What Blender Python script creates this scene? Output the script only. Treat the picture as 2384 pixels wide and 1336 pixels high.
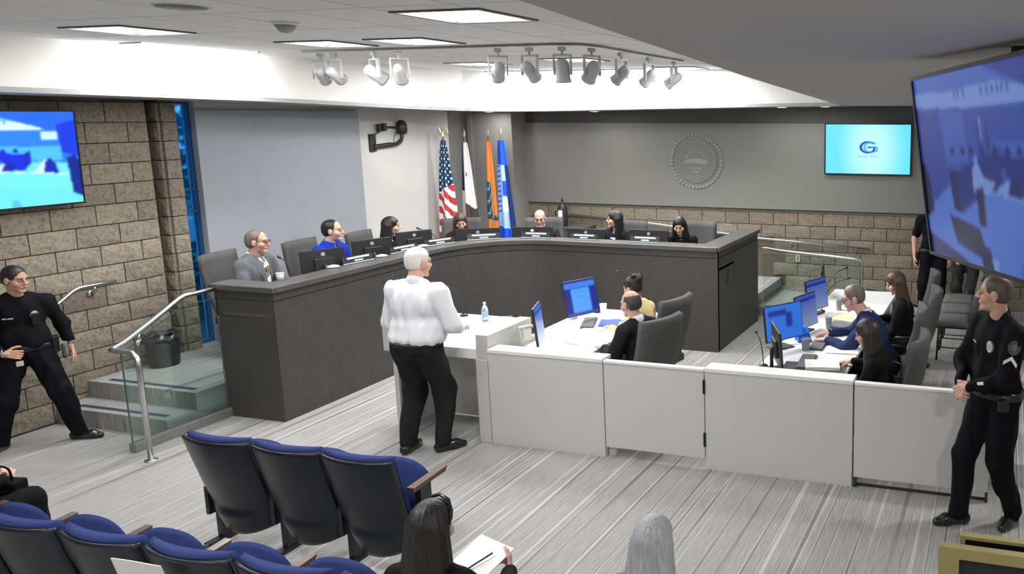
import bpy, bmesh, math, random
import numpy as np
from mathutils import Vector, Matrix, Euler
random.seed(7); rng = np.random.default_rng(7)
S = bpy.context.scene; C = S.collection
PI = math.pi; R = math.radians
for o in list(bpy.data.objects): bpy.data.objects.remove(o)

# ---------------------------------------------------------------- camera
CH = 2.9393
cd = bpy.data.cameras.new('camera'); cam = bpy.data.objects.new('camera', cd); C.objects.link(cam)
cam.location = (0, 0, CH); cam.rotation_euler = (R(90 - 9.157), 0, R(15.345))
cd.sensor_fit = 'HORIZONTAL'; cd.sensor_width = 36; cd.lens = 1904.6 / 2384 * 36
cd.shift_x = -(1824.3 - 1192) / 2384; cd.shift_y = -(668 - 573.4) / 2384
cd.clip_start = 0.05; cd.clip_end = 200
S.camera = cam
# ---------------------------------------------------------------- world (dusk sky outside the slit window)
w = bpy.data.worlds.new('world'); S.world = w; w.use_nodes = True
bg = w.node_tree.nodes['Background']; bg.inputs[0].default_value = (0.05, 0.36, 0.95, 1); bg.inputs[1].default_value = 1.8
# ---------------------------------------------------------------- exposure
S.view_settings.view_transform = 'Standard'; S.view_settings.look = 'None'
S.view_settings.gamma = 1; S.view_settings.use_curve_mapping = False; S.view_settings.exposure = 0.0
LIGHT = 0.6
ZC = 3.58      # tile ceiling
ZL = 3.085     # low ceiling
def area(name, loc, sx, sy, power, col=(1, .985, .965), rot=(0, 0, 0), spread=180):
    l = bpy.data.lights.new(name, 'AREA'); l.shape = 'RECTANGLE'; l.size = sx; l.size_y = sy
    l.energy = power * LIGHT; l.color = col; l.spread = R(spread)
    o = bpy.data.objects.new(name, l); C.objects.link(o); o.location = loc; o.rotation_euler = rot
    return o
# recessed ceiling troffers: (x, y, w, d, watts); the lamps light the room, the fixtures are built below
TROFF = [(-6.55, 4.90, .60, .60, 24), (-3.47, 4.79, .66, .66, 46), (-4.45, 10.85, .60, .60, 105),
         (-6.05, 6.30, .60, .60, 28), (-5.10, 6.30, .60, .60, 30), (-6.55, 2.4, .60, .60, 26), (-3.5, 2.2, .60, .60, 74),
         (-6.6, 9.3, .60, .60, 95), (-5.0, 8.9, .6, .6, 80), (-2.9, 8.2, .60, .60, 95), (-5.0, 0.2, .60, .60, 45)]
for i, (x, y, a, b, p) in enumerate(TROFF): area('troffer_lamp', (x, y, ZC - .02), a * .9, b * .9, p)
# strip of wall-washers tucked against the left and rear faces of the raised ceiling
area('wash_lamp', (-7.62, 6.35, ZC - .03), .14, 1.1, 120, rot=(0, R(58), 0))
area('wash_lamp', (-6.4, 10.95, ZC - .03), 2.6, .14, 185, rot=(R(52), 0, 0))
# three of the track spotlights are lit: one on the pale wall, two on the tables
def spotlamp(loc, aim, power, ang, blend=.8):
    l = bpy.data.lights.new('spot_lamp', 'SPOT'); l.energy = power * LIGHT; l.spot_size = R(ang); l.spot_blend = blend; l.shadow_soft_size = .05; l.color = (1, .98, .95)
    o = bpy.data.objects.new('spot_lamp', l); C.objects.link(o); d = (Vector(aim) - Vector(loc)).normalized(); o.location = Vector(loc) + d * .14; o.rotation_euler = d.to_track_quat('-Z', 'Y').to_euler()
spotlamp((-6.05, 6.86, 3.335), (-8.8, 10.35, 2.30), 430, 16, 1.)
spotlamp((-4.28, 6.79, 3.335), (-4.05, 7.0, .76), 130, 36, .9)
spotlamp((-3.79, 9.0, 3.335), (-1.7, 8.0, .76), 420, 50, .9)
# downlights in the low ceiling over the audience and the side bay
DOWN = [(-1.05, 10.6), (-.1, 10.7), (.9, 9.4), (.9, 6.6), (.9, 2.2), (0.2, -1.0), (-2.0, -1.4), (-5.0, -2.2)]
SOFF = [(-6.3, 11.75, 2.99), (-3.25, 11.75, 3.045), (-2.6, 11.75, 3.055), (-8.2, 11.75, 2.985)]
for x, y, z in SOFF: area('soffit_lamp', (x, y, z - .02), .13, .13, 9)
for x, y in DOWN: area('downlight_lamp', (x, y, ZL - .02), .16, .16, 66)

# ---------------------------------------------------------------- helpers
def N(t, k, **kw):
    n = t.nodes.new(k)
    for a, b in kw.items(): setattr(n, a, b)
    return n
MATS = {}
def mat(name, col, rough=.6, metal=0., var=.06, scale=20., bump=0., bscale=None, emit=None, es=1., trans=0., spec=.5, stretch=None, alpha=1., sheen=0., coat=0.):
    if name in MATS: return MATS[name]
    m = bpy.data.materials.new(name); m.use_nodes = True; t = m.node_tree
    b = t.nodes['Principled BSDF']; L = t.links.new
    b.inputs['Roughness'].default_value = rough; b.inputs['Metallic'].default_value = metal
    b.inputs['Specular IOR Level'].default_value = spec
    if sheen: b.inputs['Sheen Weight'].default_value = sheen
    if coat: b.inputs['Coat Weight'].default_value = coat
    tc = N(t, 'ShaderNodeTexCoord'); mp = N(t, 'ShaderNodeMapping'); L(tc.outputs['Object'], mp.inputs[0])
    if stretch: mp.inputs['Scale'].default_value = stretch
    nz = N(t, 'ShaderNodeTexNoise'); nz.inputs['Scale'].default_value = scale; nz.inputs['Detail'].default_value = 5
    L(mp.outputs[0], nz.inputs['Vector'])
    rp = N(t, 'ShaderNodeValToRGB'); L(nz.outputs['Fac'], rp.inputs[0])
    c = np.array(col[:3], float)
    rp.color_ramp.elements[0].position = .3; rp.color_ramp.elements[1].position = .7
    rp.color_ramp.elements[0].color = (*np.clip(c * (1 - var), 0, 1), 1); rp.color_ramp.elements[1].color = (*np.clip(c * (1 + var), 0, 1), 1)
    L(rp.outputs[0], b.inputs['Base Color'])
    if bump:
        n2 = N(t, 'ShaderNodeTexNoise'); n2.inputs['Scale'].default_value = bscale or scale; n2.inputs['Detail'].default_value = 6
        L(mp.outputs[0], n2.inputs['Vector'])
        bp = N(t, 'ShaderNodeBump'); bp.inputs['Strength'].default_value = bump; bp.inputs['Distance'].default_value = .01
        L(n2.outputs['Fac'], bp.inputs['Height']); L(bp.outputs[0], b.inputs['Normal'])
    if emit is not None:
        b.inputs['Emission Color'].default_value = (*emit, 1); b.inputs['Emission Strength'].default_value = es
    if trans:
        b.inputs['Transmission Weight'].default_value = trans; b.inputs['IOR'].default_value = 1.45
    if alpha < 1: b.inputs['Alpha'].default_value = alpha
    MATS[name] = m
    return m
def link(o, parent=None):
    C.objects.link(o)
    if parent is not None: o.parent = parent
    return o
def tag(o, label=None, cat=None, group=None, kind=None):
    if label: o['label'] = label
    if cat: o['category'] = cat
    if group: o['group'] = group
    if kind: o['kind'] = kind
    return o
def thing(name, label, cat, loc=(0, 0, 0), rz=0., group=None):
    o = bpy.data.objects.new(name, None); C.objects.link(o); o.empty_display_size = .1
    o.location = loc; o.rotation_euler = (0, 0, rz)
    return tag(o, label, cat, group)
def dup(src, parent=None):
    c = src.copy(); C.objects.link(c); c.parent = parent
    for ch in src.children: dup(ch, c)
    return c
class MB:
    def __init__(s): s.v = []; s.f = []
    def add(s, v, f):
        n = len(s.v); s.v += [tuple(map(float, p)) for p in v]; s.f += [tuple(i + n for i in q) for q in f]; return s
    def box(s, x0, x1, y0, y1, z0, z1, M=None):
        v = [Vector(p) for p in ((x0, y0, z0), (x1, y0, z0), (x1, y1, z0), (x0, y1, z0), (x0, y0, z1), (x1, y0, z1), (x1, y1, z1), (x0, y1, z1))]
        if M is not None: v = [M @ p for p in v]
        return s.add(v, [(0, 3, 2, 1), (4, 5, 6, 7), (0, 1, 5, 4), (1, 2, 6, 5), (2, 3, 7, 6), (3, 0, 4, 7)])
    def cb(s, c, d, rot=(0, 0, 0)):
        M = Matrix.Translation(c) @ Euler(rot).to_matrix().to_4x4()
        return s.box(-d[0] / 2, d[0] / 2, -d[1] / 2, d[1] / 2, -d[2] / 2, d[2] / 2, M)
    def prism(s, poly, z0, z1):
        a = sum(poly[i][0] * poly[(i + 1) % len(poly)][1] - poly[(i + 1) % len(poly)][0] * poly[i][1] for i in range(len(poly)))
        if a < 0: poly = poly[::-1]
        n = len(poly)
        v = [(x, y, z0) for x, y in poly] + [(x, y, z1) for x, y in poly]
        return s.add(v, [tuple(range(n))[::-1], tuple(range(n, 2 * n))] + [(i, (i + 1) % n, n + (i + 1) % n, n + i) for i in range(n)])
    def extr(s, poly, d, M):
        """polygon in local xy extruded along local z by d, placed with M"""
        t = MB().prism(poly, 0, d); return s.add([M @ Vector(p) for p in t.v], t.f)
    def tube(s, pts, r, n=10, cap=True):
        pts = [Vector(p) for p in pts]; m = len(pts)
        rs = r if isinstance(r, (list, tuple)) else [r] * m
        up = None; rings = []
        for i, p in enumerate(pts):
            d = (pts[min(i + 1, m - 1)] - pts[max(i - 1, 0)]).normalized()
            if up is None: up = d.orthogonal().normalized()
            up = (up - d * up.dot(d))
            up = up.normalized() if up.length > 1e-6 else d.orthogonal().normalized()
            b = d.cross(up)
            rings.append([p + (up * math.cos(2 * PI * k / n) + b * math.sin(2 * PI * k / n)) * rs[i] for k in range(n)])
        v = [q for g in rings for q in g]; f = []
        for i in range(m - 1):
            for k in range(n): f.append((i * n + k, i * n + (k + 1) % n, (i + 1) * n + (k + 1) % n, (i + 1) * n + k))
        if cap: f += [tuple(range(n))[::-1], tuple(range((m - 1) * n, m * n))]
        return s.add(v, f)
    def lathe(s, prof, n=20, M=None):
        v = []; f = []; m = len(prof)
        for r_, z in prof:
            for k in range(n): v.append(Vector((r_ * math.cos(2 * PI * k / n), r_ * math.sin(2 * PI * k / n), z)))
        for i in range(m - 1):
            for k in range(n): f.append((i * n + k, i * n + (k + 1) % n, (i + 1) * n + (k + 1) % n, (i + 1) * n + k))
        f += [tuple(range(n))[::-1], tuple(range((m - 1) * n, m * n))]
        if M is not None: v = [M @ p for p in v]
        return s.add(v, f)
    def mesh(s, name):
        me = bpy.data.meshes.new(name); me.from_pydata(s.v, [], s.f); me.update(); return me
    def build(s, name, m, parent=None, smooth=False, bevel=0., seg=2, sub=0):
        me = s.mesh(name); me.materials.append(m)
        o = link(bpy.data.objects.new(name, me), parent)
        if smooth: 
            for p in me.polygons: p.use_smooth = True
        if bevel:
            b = o.modifiers.new('b', 'BEVEL'); b.width = bevel; b.segments = seg; b.limit_method = 'ANGLE'; b.angle_limit = R(40)
        if sub:
            b = o.modifiers.new('s', 'SUBSURF'); b.levels = sub; b.render_levels = sub
        return o
def arcpts(cx, cy, r, a0, a1, n): return [(cx + r * math.cos(R(a0 + (a1 - a0) * i / n)), cy + r * math.sin(R(a0 + (a1 - a0) * i / n))) for i in range(n + 1)]
def bez(pts, n=8):
    """smooth polyline through points (Catmull-Rom)"""
    P = [Vector(p) for p in pts]; out = []
    for i in range(len(P) - 1):
        a, b, c, d = P[max(i - 1, 0)], P[i], P[i + 1], P[min(i + 2, len(P) - 1)]
        for k in range(n):
            t = k / n; out.append(.5 * ((2 * b) + (c - a) * t + (2 * a - 5 * b + 4 * c - d) * t * t + (3 * b - a - 3 * c + d) * t ** 3))
    return out + [P[-1]]
def text(name, body, m, size, M, parent, ext=.002, align='CENTER'):
    cu = bpy.data.curves.new(name, 'FONT'); cu.body = body; cu.size = size; cu.extrude = ext; cu.align_x = align; cu.align_y = 'CENTER'
    cu.resolution_u = 3
    o = bpy.data.objects.new(name, cu); C.objects.link(o)
    dg = bpy.context.evaluated_depsgraph_get(); me = bpy.data.meshes.new_from_object(o.evaluated_get(dg))
    bpy.data.objects.remove(o); me.name = name; me.materials.clear(); me.materials.append(m); me.transform(M)
    return link(bpy.data.objects.new(name, me), parent)
def frame(loc, x, y):
    """matrix with local x, y axes along given vectors"""
    x = Vector(x).normalized(); y = Vector(y); y = (y - x * y.dot(x)).normalized(); z = x.cross(y)
    M = Matrix((x, y, z)).transposed().to_4x4(); M.translation = loc; return M
# ---------------------------------------------------------------- surface materials
def carpet_mat():
    m = bpy.data.materials.new('carpet'); m.use_nodes = True; t = m.node_tree; L = t.links.new; b = t.nodes['Principled BSDF']
    b.inputs['Roughness'].default_value = .95; b.inputs['Specular IOR Level'].default_value = .1
    tc = N(t, 'ShaderNodeTexCoord')
    def layer(sx, sy, sc, det, lo, hi, ctr=None):
        mp = N(t, 'ShaderNodeMapping'); mp.inputs['Scale'].default_value = (sx, sy, 1); L(tc.outputs['Object'], mp.inputs[0])
        n = N(t, 'ShaderNodeTexNoise'); n.inputs['Scale'].default_value = sc; n.inputs['Detail'].default_value = det; L(mp.outputs[0], n.inputs['Vector'])
        src = n.outputs['Fac']
        if ctr is not None:      # thin contour line where the noise passes a level
            s_ = N(t, 'ShaderNodeMath', operation='SUBTRACT'); s_.inputs[1].default_value = ctr; L(src, s_.inputs[0]); a_ = N(t, 'ShaderNodeMath', operation='ABSOLUTE'); L(s_.outputs[0], a_.inputs[0]); src = a_.outputs[0]
        r = N(t, 'ShaderNodeMapRange'); r.inputs['From Min'].default_value = lo; r.inputs['From Max'].default_value = hi; L(src, r.inputs['Value'])
        return r.outputs[0]
    fine = layer(120, 5.0, 1, 2, .25, .75); dark = layer(17, .07, 1, 0, .030, .010, .47); lite = layer(17, .07, 1, 0, .030, .010, .525); big = layer(110, .8, 1, 2, .3, .7)
    r1 = N(t, 'ShaderNodeValToRGB'); L(fine, r1.inputs[0])
    r1.color_ramp.elements[0].color = (.27, .268, .262, 1); r1.color_ramp.elements[1].color = (.43, .425, .415, 1)
    def mix(a, fac, col, amt):
        x = N(t, 'ShaderNodeMix', data_type='RGBA'); mm = N(t, 'ShaderNodeMath', operation='MULTIPLY'); mm.inputs[1].default_value = amt; L(fac, mm.inputs[0])
        L(mm.outputs[0], x.inputs['Factor']); L(a, x.inputs['A']); x.inputs['B'].default_value = (*col, 1); return x.outputs['Result']
    c = mix(r1.outputs[0], dark, (.12, .12, .12), .7); c = mix(c, lite, (.64, .635, .62), .65); c = mix(c, big, (.40, .395, .39), .22)
    L(c, b.inputs['Base Color'])
    bp = N(t, 'ShaderNodeBump'); bp.inputs['Strength'].default_value = .3; bp.inputs['Distance'].default_value = .004; L(fine, bp.inputs['Height']); L(bp.outputs[0], b.inputs['Normal'])
    return m
M_CARPET = carpet_mat(); MATS['carpet'] = M_CARPET
M_WHITEWALL = mat('white_paint', (.86, .855, .83), .7, var=.02, scale=6)
M_GREYPANEL = mat('grey_blue_panel', (.30, .32, .355), .65, var=.03, scale=5)
M_LIGHTWALL = mat('light_grey_paint', (.60, .595, .585), .7, var=.02)
M_COLUMN = mat('taupe_paint', (.27, .268, .258), .75, var=.03)
M_BPANEL = mat('grey_acoustic_panel', (.235, .235, .222), .8, var=.03, scale=60)
M_DARK = mat('dark_reveal', (.035, .034, .033), .8)
M_LOWCEIL = mat('low_ceiling_paint', (.43, .43, .43), .8, var=.02, scale=5)
M_TILE = mat('ceiling_tile', (.84, .835, .825), .9, var=.03, scale=90, bump=.08, bscale=160)
M_GRID = mat('ceiling_grid', (.62, .62, .61), .5)
def block_mat(name, a, b_, c_):
    m = bpy.data.materials.new(name); m.use_nodes = True; t = m.node_tree; L = t.links.new; b = t.nodes['Principled BSDF']
    b.inputs['Roughness'].default_value = .95; b.inputs['Specular IOR Level'].default_value = .15
    g = N(t, 'ShaderNodeNewGeometry'); oi = N(t, 'ShaderNodeObjectInfo')
    n = N(t, 'ShaderNodeTexNoise'); n.inputs['Scale'].default_value = 34; n.inputs['Detail'].default_value = 8; L(g.outputs['Position'], n.inputs['Vector'])
    r = N(t, 'ShaderNodeValToRGB'); L(n.outputs['Fac'], r.inputs[0])
    e = r.color_ramp.elements; e[0].position = .28; e[0].color = (*a, 1); e[1].position = .72; e[1].color = (*c_, 1); x = e.new(.47); x.color = (*b_, 1)
    h = N(t, 'ShaderNodeHueSaturation'); L(r.outputs[0], h.inputs['Color'])
    mr = N(t, 'ShaderNodeMapRange'); mr.inputs['To Min'].default_value = .88; mr.inputs['To Max'].default_value = 1.1; L(oi.outputs['Random'], mr.inputs['Value']); L(mr.outputs[0], h.inputs['Value'])
    L(h.outputs[0], b.inputs['Base Color'])
    n2 = N(t, 'ShaderNodeTexNoise'); n2.inputs['Scale'].default_value = 45; n2.inputs['Detail'].default_value = 8; L(g.outputs['Position'], n2.inputs['Vector'])
    bp = N(t, 'ShaderNodeBump'); bp.inputs['Strength'].default_value = .55; bp.inputs['Distance'].default_value = .012; L(n2.outputs['Fac'], bp.inputs['Height']); L(bp.outputs[0], b.inputs['Normal'])
    return m
M_BLOCK = block_mat('split_face_block', (.155, .133, .098), (.245, .216, .168), (.305, .272, .216))
M_MORTAR = mat('mortar', (.13, .108, .082), .95, var=.15, scale=40)

def struct(o): o['kind'] = 'structure'; return o
# ---------------------------------------------------------------- floor, shell
XA, YB = -8.73, 12.54
floor = struct(MB().box(-9.6, 2.4, -4.2, 13.0, -.1, 0).build('floor', M_CARPET))
struct(MB().box(1.7, 1.85, -4.2, 13.0, 0, 3.78).build('wall_right', mat('right_wall_paint', (.42, .40, .36), .8)))
struct(MB().box(-9.6, 1.85, -4.3, -4.2, 0, 3.78).build('wall_rear', mat('rear_wall_paint', (.42, .40, .36), .8)))
# block wall A (left)
H = .2032; W = .4064; G = .005
def block_variants(n, L_, depth=.03):
    out = []
    nu = max(3, int(round(L_ / .1))); nv = 3
    for k in range(n):
        mb = MB(); v = []; f = []
        for i in range(nu + 1):
            for j in range(nv + 1):
                edge = i in (0, nu) or j in (0, nv)
                d = rng.uniform(-.002, .003) if edge else rng.uniform(.004, .016)
                du = 0 if i in (0, nu) else rng.uniform(-.012, .012); dv = 0 if j in (0, nv) else rng.uniform(-.012, .012)
                v.append((-L_ / 2 + G + (L_ - 2 * G) * i / nu + du, depth + d, G + (H - 2 * G) * j / nv + dv))
        f = [(i * (nv + 1) + j, (i + 1) * (nv + 1) + j, (i + 1) * (nv + 1) + j + 1, i * (nv + 1) + j + 1) for i in range(nu) for j in range(nv)]
        a, b, c, d = 0, nu * (nv + 1), nu * (nv + 1) + nv, nv
        n0 = len(v); v += [(v[q][0], 0, v[q][2]) for q in (a, b, c, d)]
        f += [tuple([i * (nv + 1) for i in range(nu + 1)][::-1] + [n0, n0 + 1]), tuple([i * (nv + 1) + nv for i in range(nu + 1)] + [n0 + 2, n0 + 3]),
              tuple(list(range(nv + 1)) + [n0 + 3, n0]), tuple([nu * (nv + 1) + j for j in range(nv + 1)][::-1] + [n0 + 1, n0 + 2])]
        mb.add(v, f); me = mb.mesh('block'); me.materials.append(M_BLOCK); out.append(me)
    return out
BV = {}
def put_block(parent, cx, cy, z, L_, rz):
    key = round(L_, 2)
    if key not in BV: BV[key] = block_variants(6 if L_ > .3 else 3, L_)
    o = bpy.data.objects.new('block', random.choice(BV[key])); C.objects.link(o); o.parent = parent
    o.location = (cx, cy, z); o.rotation_euler = (0, 0, rz)
    return o
struct(MB().box(-9.9, 1.9, -4.4, 12.9, 3.76, 3.9).build('sky_light_lid', M_DARK))  # unseen lid added to stop blue sky light leaking in above the soffit
wallA = struct(MB().box(-8.95, XA - .03, -4.2, 6.60, 0, 3.78).build('wall_left', M_MORTAR))
zA = 3.063; yj0 = 5.982; yend = 6.595
for c in range(15):
    z = zA - (c + 1) * H
    js = [yj0 + j * W / 2 for j in range(-14, 4) if (j % 2 == 0) == (c % 2 == 1)] 
    ys = [y for y in js if y < yend - .05] + [yend]
    for a, b in zip(ys[:-1], ys[1:]): put_block(wallA, XA - .03, (a + b) / 2, z, b - a, -PI / 2)
# projecting pier beside the slit window
pier = struct(MB().box(-8.95, XA - .03, 6.75, 6.92, 0, 3.78).box(-9.05, -8.93, 6.55, 6.95, 0, 3.78).build('wall_pier', M_MORTAR))
for c in range(15):
    z = zA - (c + 1) * H
    put_block(pier, XA - .03, 6.75 + .085, z, .17, -PI / 2)
    put_block(pier, -8.93, 6.672, z, .155, -PI / 2)
    put_block(pier, -8.82, 6.75, z, .14, PI)
# slit window
win = struct(MB().box(-8.93, -8.87, 6.9, 6.925, .33, 3.1).box(-8.93, -8.87, 7.155, 7.18, .33, 3.1).box(-8.93, -8.87, 6.925, 7.155, .33, .38)
             .box(-8.93, -8.87, 6.925, 7.155, 2.09, 2.125).box(-8.93, -8.87, 6.925, 7.155, 1.84, 1.87).box(-8.93, -8.87, 6.925, 7.155, 3.05, 3.3).build('window_1', mat('window_frame_blue', (.03, .12, .30), .4)))
for a, b in ((.38, 1.84), (1.87, 2.09), (2.125, 3.05)):
    MB().box(-8.905, -8.897, 6.925, 7.155, a, b).build('pane', mat('window_glass', (.55, .85, .9), .05, trans=1, var=0), win)
# rear-left wall: bluish panel, lighter wall, recess
wl2 = struct(MB().box(-9.0, -8.80, 7.19, 11.49, 0, 3.78).build('wall_left_rear', M_LIGHTWALL))
MB().box(-8.80, -8.74, 7.14, 9.53, .33, 2.99).build('panel', M_GREYPANEL, wl2, bevel=.004)
struct(MB().box(-9.6, -8.03, 12.10, 12.8, 0, 3.78).box(-9.6, -9.0, 11.4, 12.1, 0, 3.78).build('wall_recess', M_COLUMN))
MB().box(-8.86, -8.78, 12.06, 12.10, .33, 3.05).build('trim', mat('taupe_trim', (.27, .265, .25), .7), bpy.data.objects['wall_recess'])
# rear wall B
wallB = struct(MB().box(-8.03, 1.8, YB + .03, 12.8, 0, 3.78).build('wall_back', M_MORTAR))
zB = 1.392; xj0 = -3.612
for c in range(-1, 8):
    z = zB - (c + 1) * H
    for j in range(-22, 26):
        if (j % 2 == 0) != (c % 2 == 0): continue
        x = xj0 + (j + 1) * W / 2
        if x > 1.6 or (x < -3.6 and z < .8) or x < -7.9: continue
        if c == -1: continue
        put_block(wallB, x, YB + .03, max(z, -.0), W, PI)
MB().box(-8.03, 1.7, YB, YB + .05, zB, 1.445).build('ledge', M_BLOCK, wallB)
pB = MB().box(-8.03, 1.7, YB - .06, YB + .03, 1.445, 2.80).build('panel', M_BPANEL, wallB, bevel=.003)
MB().box(-8.03, 1.7, YB + .0, YB + .03, 2.80, 3.1).build('shadow_band', mat('soffit_shadow_tone', (.13, .128, .125), .8), wallB)  # soffit shadow put into the colour: wall band painted darker than the panel
# ---------------------------------------------------------------- ceilings
# opening of the raised ceiling: left lip, rear lip, oblique edge of the low ceiling
LIP = [(-7.9, 3.0, 3.135), (-7.9, 4.82, 3.119), (-7.9, 5.83, 3.106), (-7.9, 7.19, 3.082), (-7.9, 8.39, 3.05), (-7.9, 9.6, 3.012), (-7.82, 10.6, 2.990), (-7.5, 11.15, 2.985), (-6.9, 11.3, 2.990), (-4.97, 11.3, 3.023), (-3.5, 11.3, 3.045), (-2.3, 11.3, 3.06)]
def fascia():
    mb = MB()
    v = []; f = []
    pts = [(-7.9, -3.6, 3.15)] + LIP
    for x, y, z in pts: v += [(x, y, z), (x, y, z + .045), (x, y, ZC + .1)]
    n = len(pts)
    for i in range(n - 1): f += [(3 * i + 1, 3 * i + 4, 3 * i + 5, 3 * i + 2)]
    mb.add(v, f)
    return mb
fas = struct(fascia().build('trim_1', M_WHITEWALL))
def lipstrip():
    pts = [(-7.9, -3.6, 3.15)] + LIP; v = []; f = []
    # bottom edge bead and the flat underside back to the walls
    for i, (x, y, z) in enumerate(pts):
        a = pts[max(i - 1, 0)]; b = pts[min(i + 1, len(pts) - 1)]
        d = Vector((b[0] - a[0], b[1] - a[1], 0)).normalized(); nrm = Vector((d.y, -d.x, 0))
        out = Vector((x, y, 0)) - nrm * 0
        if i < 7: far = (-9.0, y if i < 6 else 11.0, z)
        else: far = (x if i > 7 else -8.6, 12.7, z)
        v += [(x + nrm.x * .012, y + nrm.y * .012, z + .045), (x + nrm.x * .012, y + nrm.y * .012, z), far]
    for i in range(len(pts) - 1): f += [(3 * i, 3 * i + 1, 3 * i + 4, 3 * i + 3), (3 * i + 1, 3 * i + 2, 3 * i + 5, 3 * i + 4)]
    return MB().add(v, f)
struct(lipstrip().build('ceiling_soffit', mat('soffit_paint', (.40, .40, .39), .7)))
EDGE = [(-2.3, 11.3, 3.065), (-1.02, 3.2, ZL), (-.60, .86, ZL), (-.2, -3.6, ZL)]
lc = MB()
lc.add([(-2.3, 12.7, 3.065), (1.7, 12.7, 3.065), (1.7, 3.2, ZL), (-1.02, 3.2, ZL), (-2.3, 11.3, 3.065), (-.60, .86, ZL), (1.7, .86, ZL), (-.2, -3.6, ZL), (1.7, -3.6, ZL), (-9, -3.6, ZL), (-9, -4.2, ZL), (1.7, -4.2, ZL), (-2.3, 11.3, 3.065)],
       [(0, 1, 2, 3, 4), (3, 2, 6, 5), (5, 6, 8, 7), (9, 8, 11, 10)])
lc.add([(x, y, z) for x, y, z in EDGE] + [(x, y, ZC + .1) for x, y, z in EDGE], [(i, i + 1, i + 5, i + 4) for i in range(3)])
lc.add([(-.2, -3.6, ZL), (-9, -3.6, ZL), (-9, -3.6, ZC + .1), (-.2, -3.6, ZC + .1)], [(0, 1, 2, 3)])
struct(lc.build('ceiling_low', M_LOWCEIL))
ceil = struct(MB().box(-8.1, .2, -3.7, 11.5, ZC + .03, ZC + .09).build('ceiling', M_GRID))
# lay-in tiles, each a panel of its own, left out where a light fitting sits
TX, TY = .61, .95; tx0 = -6.86 - .61 * 2; ty0 = 4.28 - .95 * 9
tme = MB().box(.008, TX - .008, .008, TY - .008, 0, .03).mesh('tile'); tme.materials.append(M_TILE)
FIT = [(x - a / 2, x + a / 2, y - b / 2, y + b / 2) for x, y, a, b, p in TROFF]
def edge_x(y):
    for (x0, y0, _), (x1, y1, _) in zip(EDGE[:-1], EDGE[1:]):
        if y1 <= y <= y0: return x0 + (x1 - x0) * (y - y0) / (y1 - y0)
    return -.2
for i in range(14):
    for j in range(17):
        x0 = tx0 + i * TX; y0 = ty0 + j * TY
        if x0 > edge_x(y0) + .02 or x0 > edge_x(y0 + TY) + .02 or y0 > 11.3 or x0 < -8.1: continue
        if y0 < .5: continue
        hit = [q for q in FIT if q[0] < x0 + TX - .02 and q[1] > x0 + .02 and q[2] < y0 + TY - .02 and q[3] > y0 + .02]
        if not hit:
            o = bpy.data.objects.new('tile', tme); C.objects.link(o); o.parent = ceil; o.location = (x0, y0, ZC)
        else:
            mb = MB(); a, b, c, d = hit[0]
            X0, X1, Y0, Y1 = x0 + .008, x0 + TX - .008, y0 + .008, y0 + TY - .008
            a, b, c, d = max(a, X0), min(b, X1), max(c, Y0), min(d, Y1)
            for q in ((X0, X1, Y0, c), (X0, X1, d, Y1), (X0, a, c, d), (b, X1, c, d)):
                if q[1] - q[0] > .01 and q[3] - q[2] > .01: mb.box(*q, 0 + ZC, ZC + .03)
            if mb.v: mb.build('tile', M_TILE, ceil)
M_DIFF = mat('lit_diffuser', (1, 1, 1), .5, emit=(1, .98, .96), es=14)
M_TRIM = mat('light_trim', (.10, .10, .11), .4)
TL = ['square ceiling troffer shining white beside the left ceiling face', 'square mirrored ceiling troffer at the top edge above the white-shirted man', 'small square ceiling troffer behind the spotlights near the rear right',
      'bright ceiling troffer left of centre before the spotlight track', 'bright ceiling troffer in the middle before the spotlight track']
for i, (x, y, a, b, p) in enumerate(TROFF):
    lab = TL[i] if i < len(TL) else 'square ceiling troffer ' + ['over the aisle at the left', 'over the aisle at the right', 'above the rear left of the dais', 'above the middle of the dais', 'above the gap beside the low ceiling', 'above the rear rows of seats'][i - 5]
    t = thing('ceiling_light', lab, 'light', (x, y, ZC), 0, 'ceiling troffers')
    q = .035
    MB().box(-a / 2, a / 2, -b / 2, -b / 2 + q, -.012, .03).box(-a / 2, a / 2, b / 2 - q, b / 2, -.012, .03).box(-a / 2, -a / 2 + q, -b / 2 + q, b / 2 - q, -.012, .03).box(a / 2 - q, a / 2, -b / 2 + q, b / 2 - q, -.012, .03).build('frame', M_TRIM, t)
    MB().box(-a / 2 + q, a / 2 - q, -b / 2 + q, b / 2 - q, .004, .03).build('diffuser', M_DIFF, t)
for k, (x, y, a, b) in enumerate([(-7.68, 6.35, .2, 1.2), (-6.4, 11.02, 2.7, .2)]):
    t = thing('wall_wash_light', ['long slot light washing the left ceiling face', 'long slot light washing the rear ceiling face'][k], 'light', (x, y, ZC))
    MB().box(-a / 2, a / 2, -b / 2, b / 2, -.006, .03).build('diffuser', M_DIFF, t)
    for s0, s1 in ((-b / 2 - .02, -b / 2), (b / 2, b / 2 + .02)): MB().box(-a / 2 - .02, a / 2 + .02, s0, s1, -.012, .03).build('frame', M_TRIM, t)
t = thing('ceiling_speaker', 'round grey ceiling speaker grille at the top left', 'speaker', (-4.82, 3.93, ZC))
MB().lathe([(.145, -.006), (.15, .0), (.15, .02)], 28).build('rim', mat('speaker_rim', (.6, .6, .6), .5), t)
MB().lathe([(.001, -.012), (.13, -.010), (.14, 0)], 28).build('grille', mat('speaker_grille', (.16, .16, .16), .6), t, smooth=True)
t = thing('smoke_detector', 'small white dome detector on the ceiling tiles', 'detector', (-4.96, 4.80, ZC))
MB().lathe([(.09, 0), (.09, -.012), (.075, -.02)][::-1], 24).build('base', mat('white_plastic', (.75, .75, .73), .4), t, smooth=True)
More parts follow.
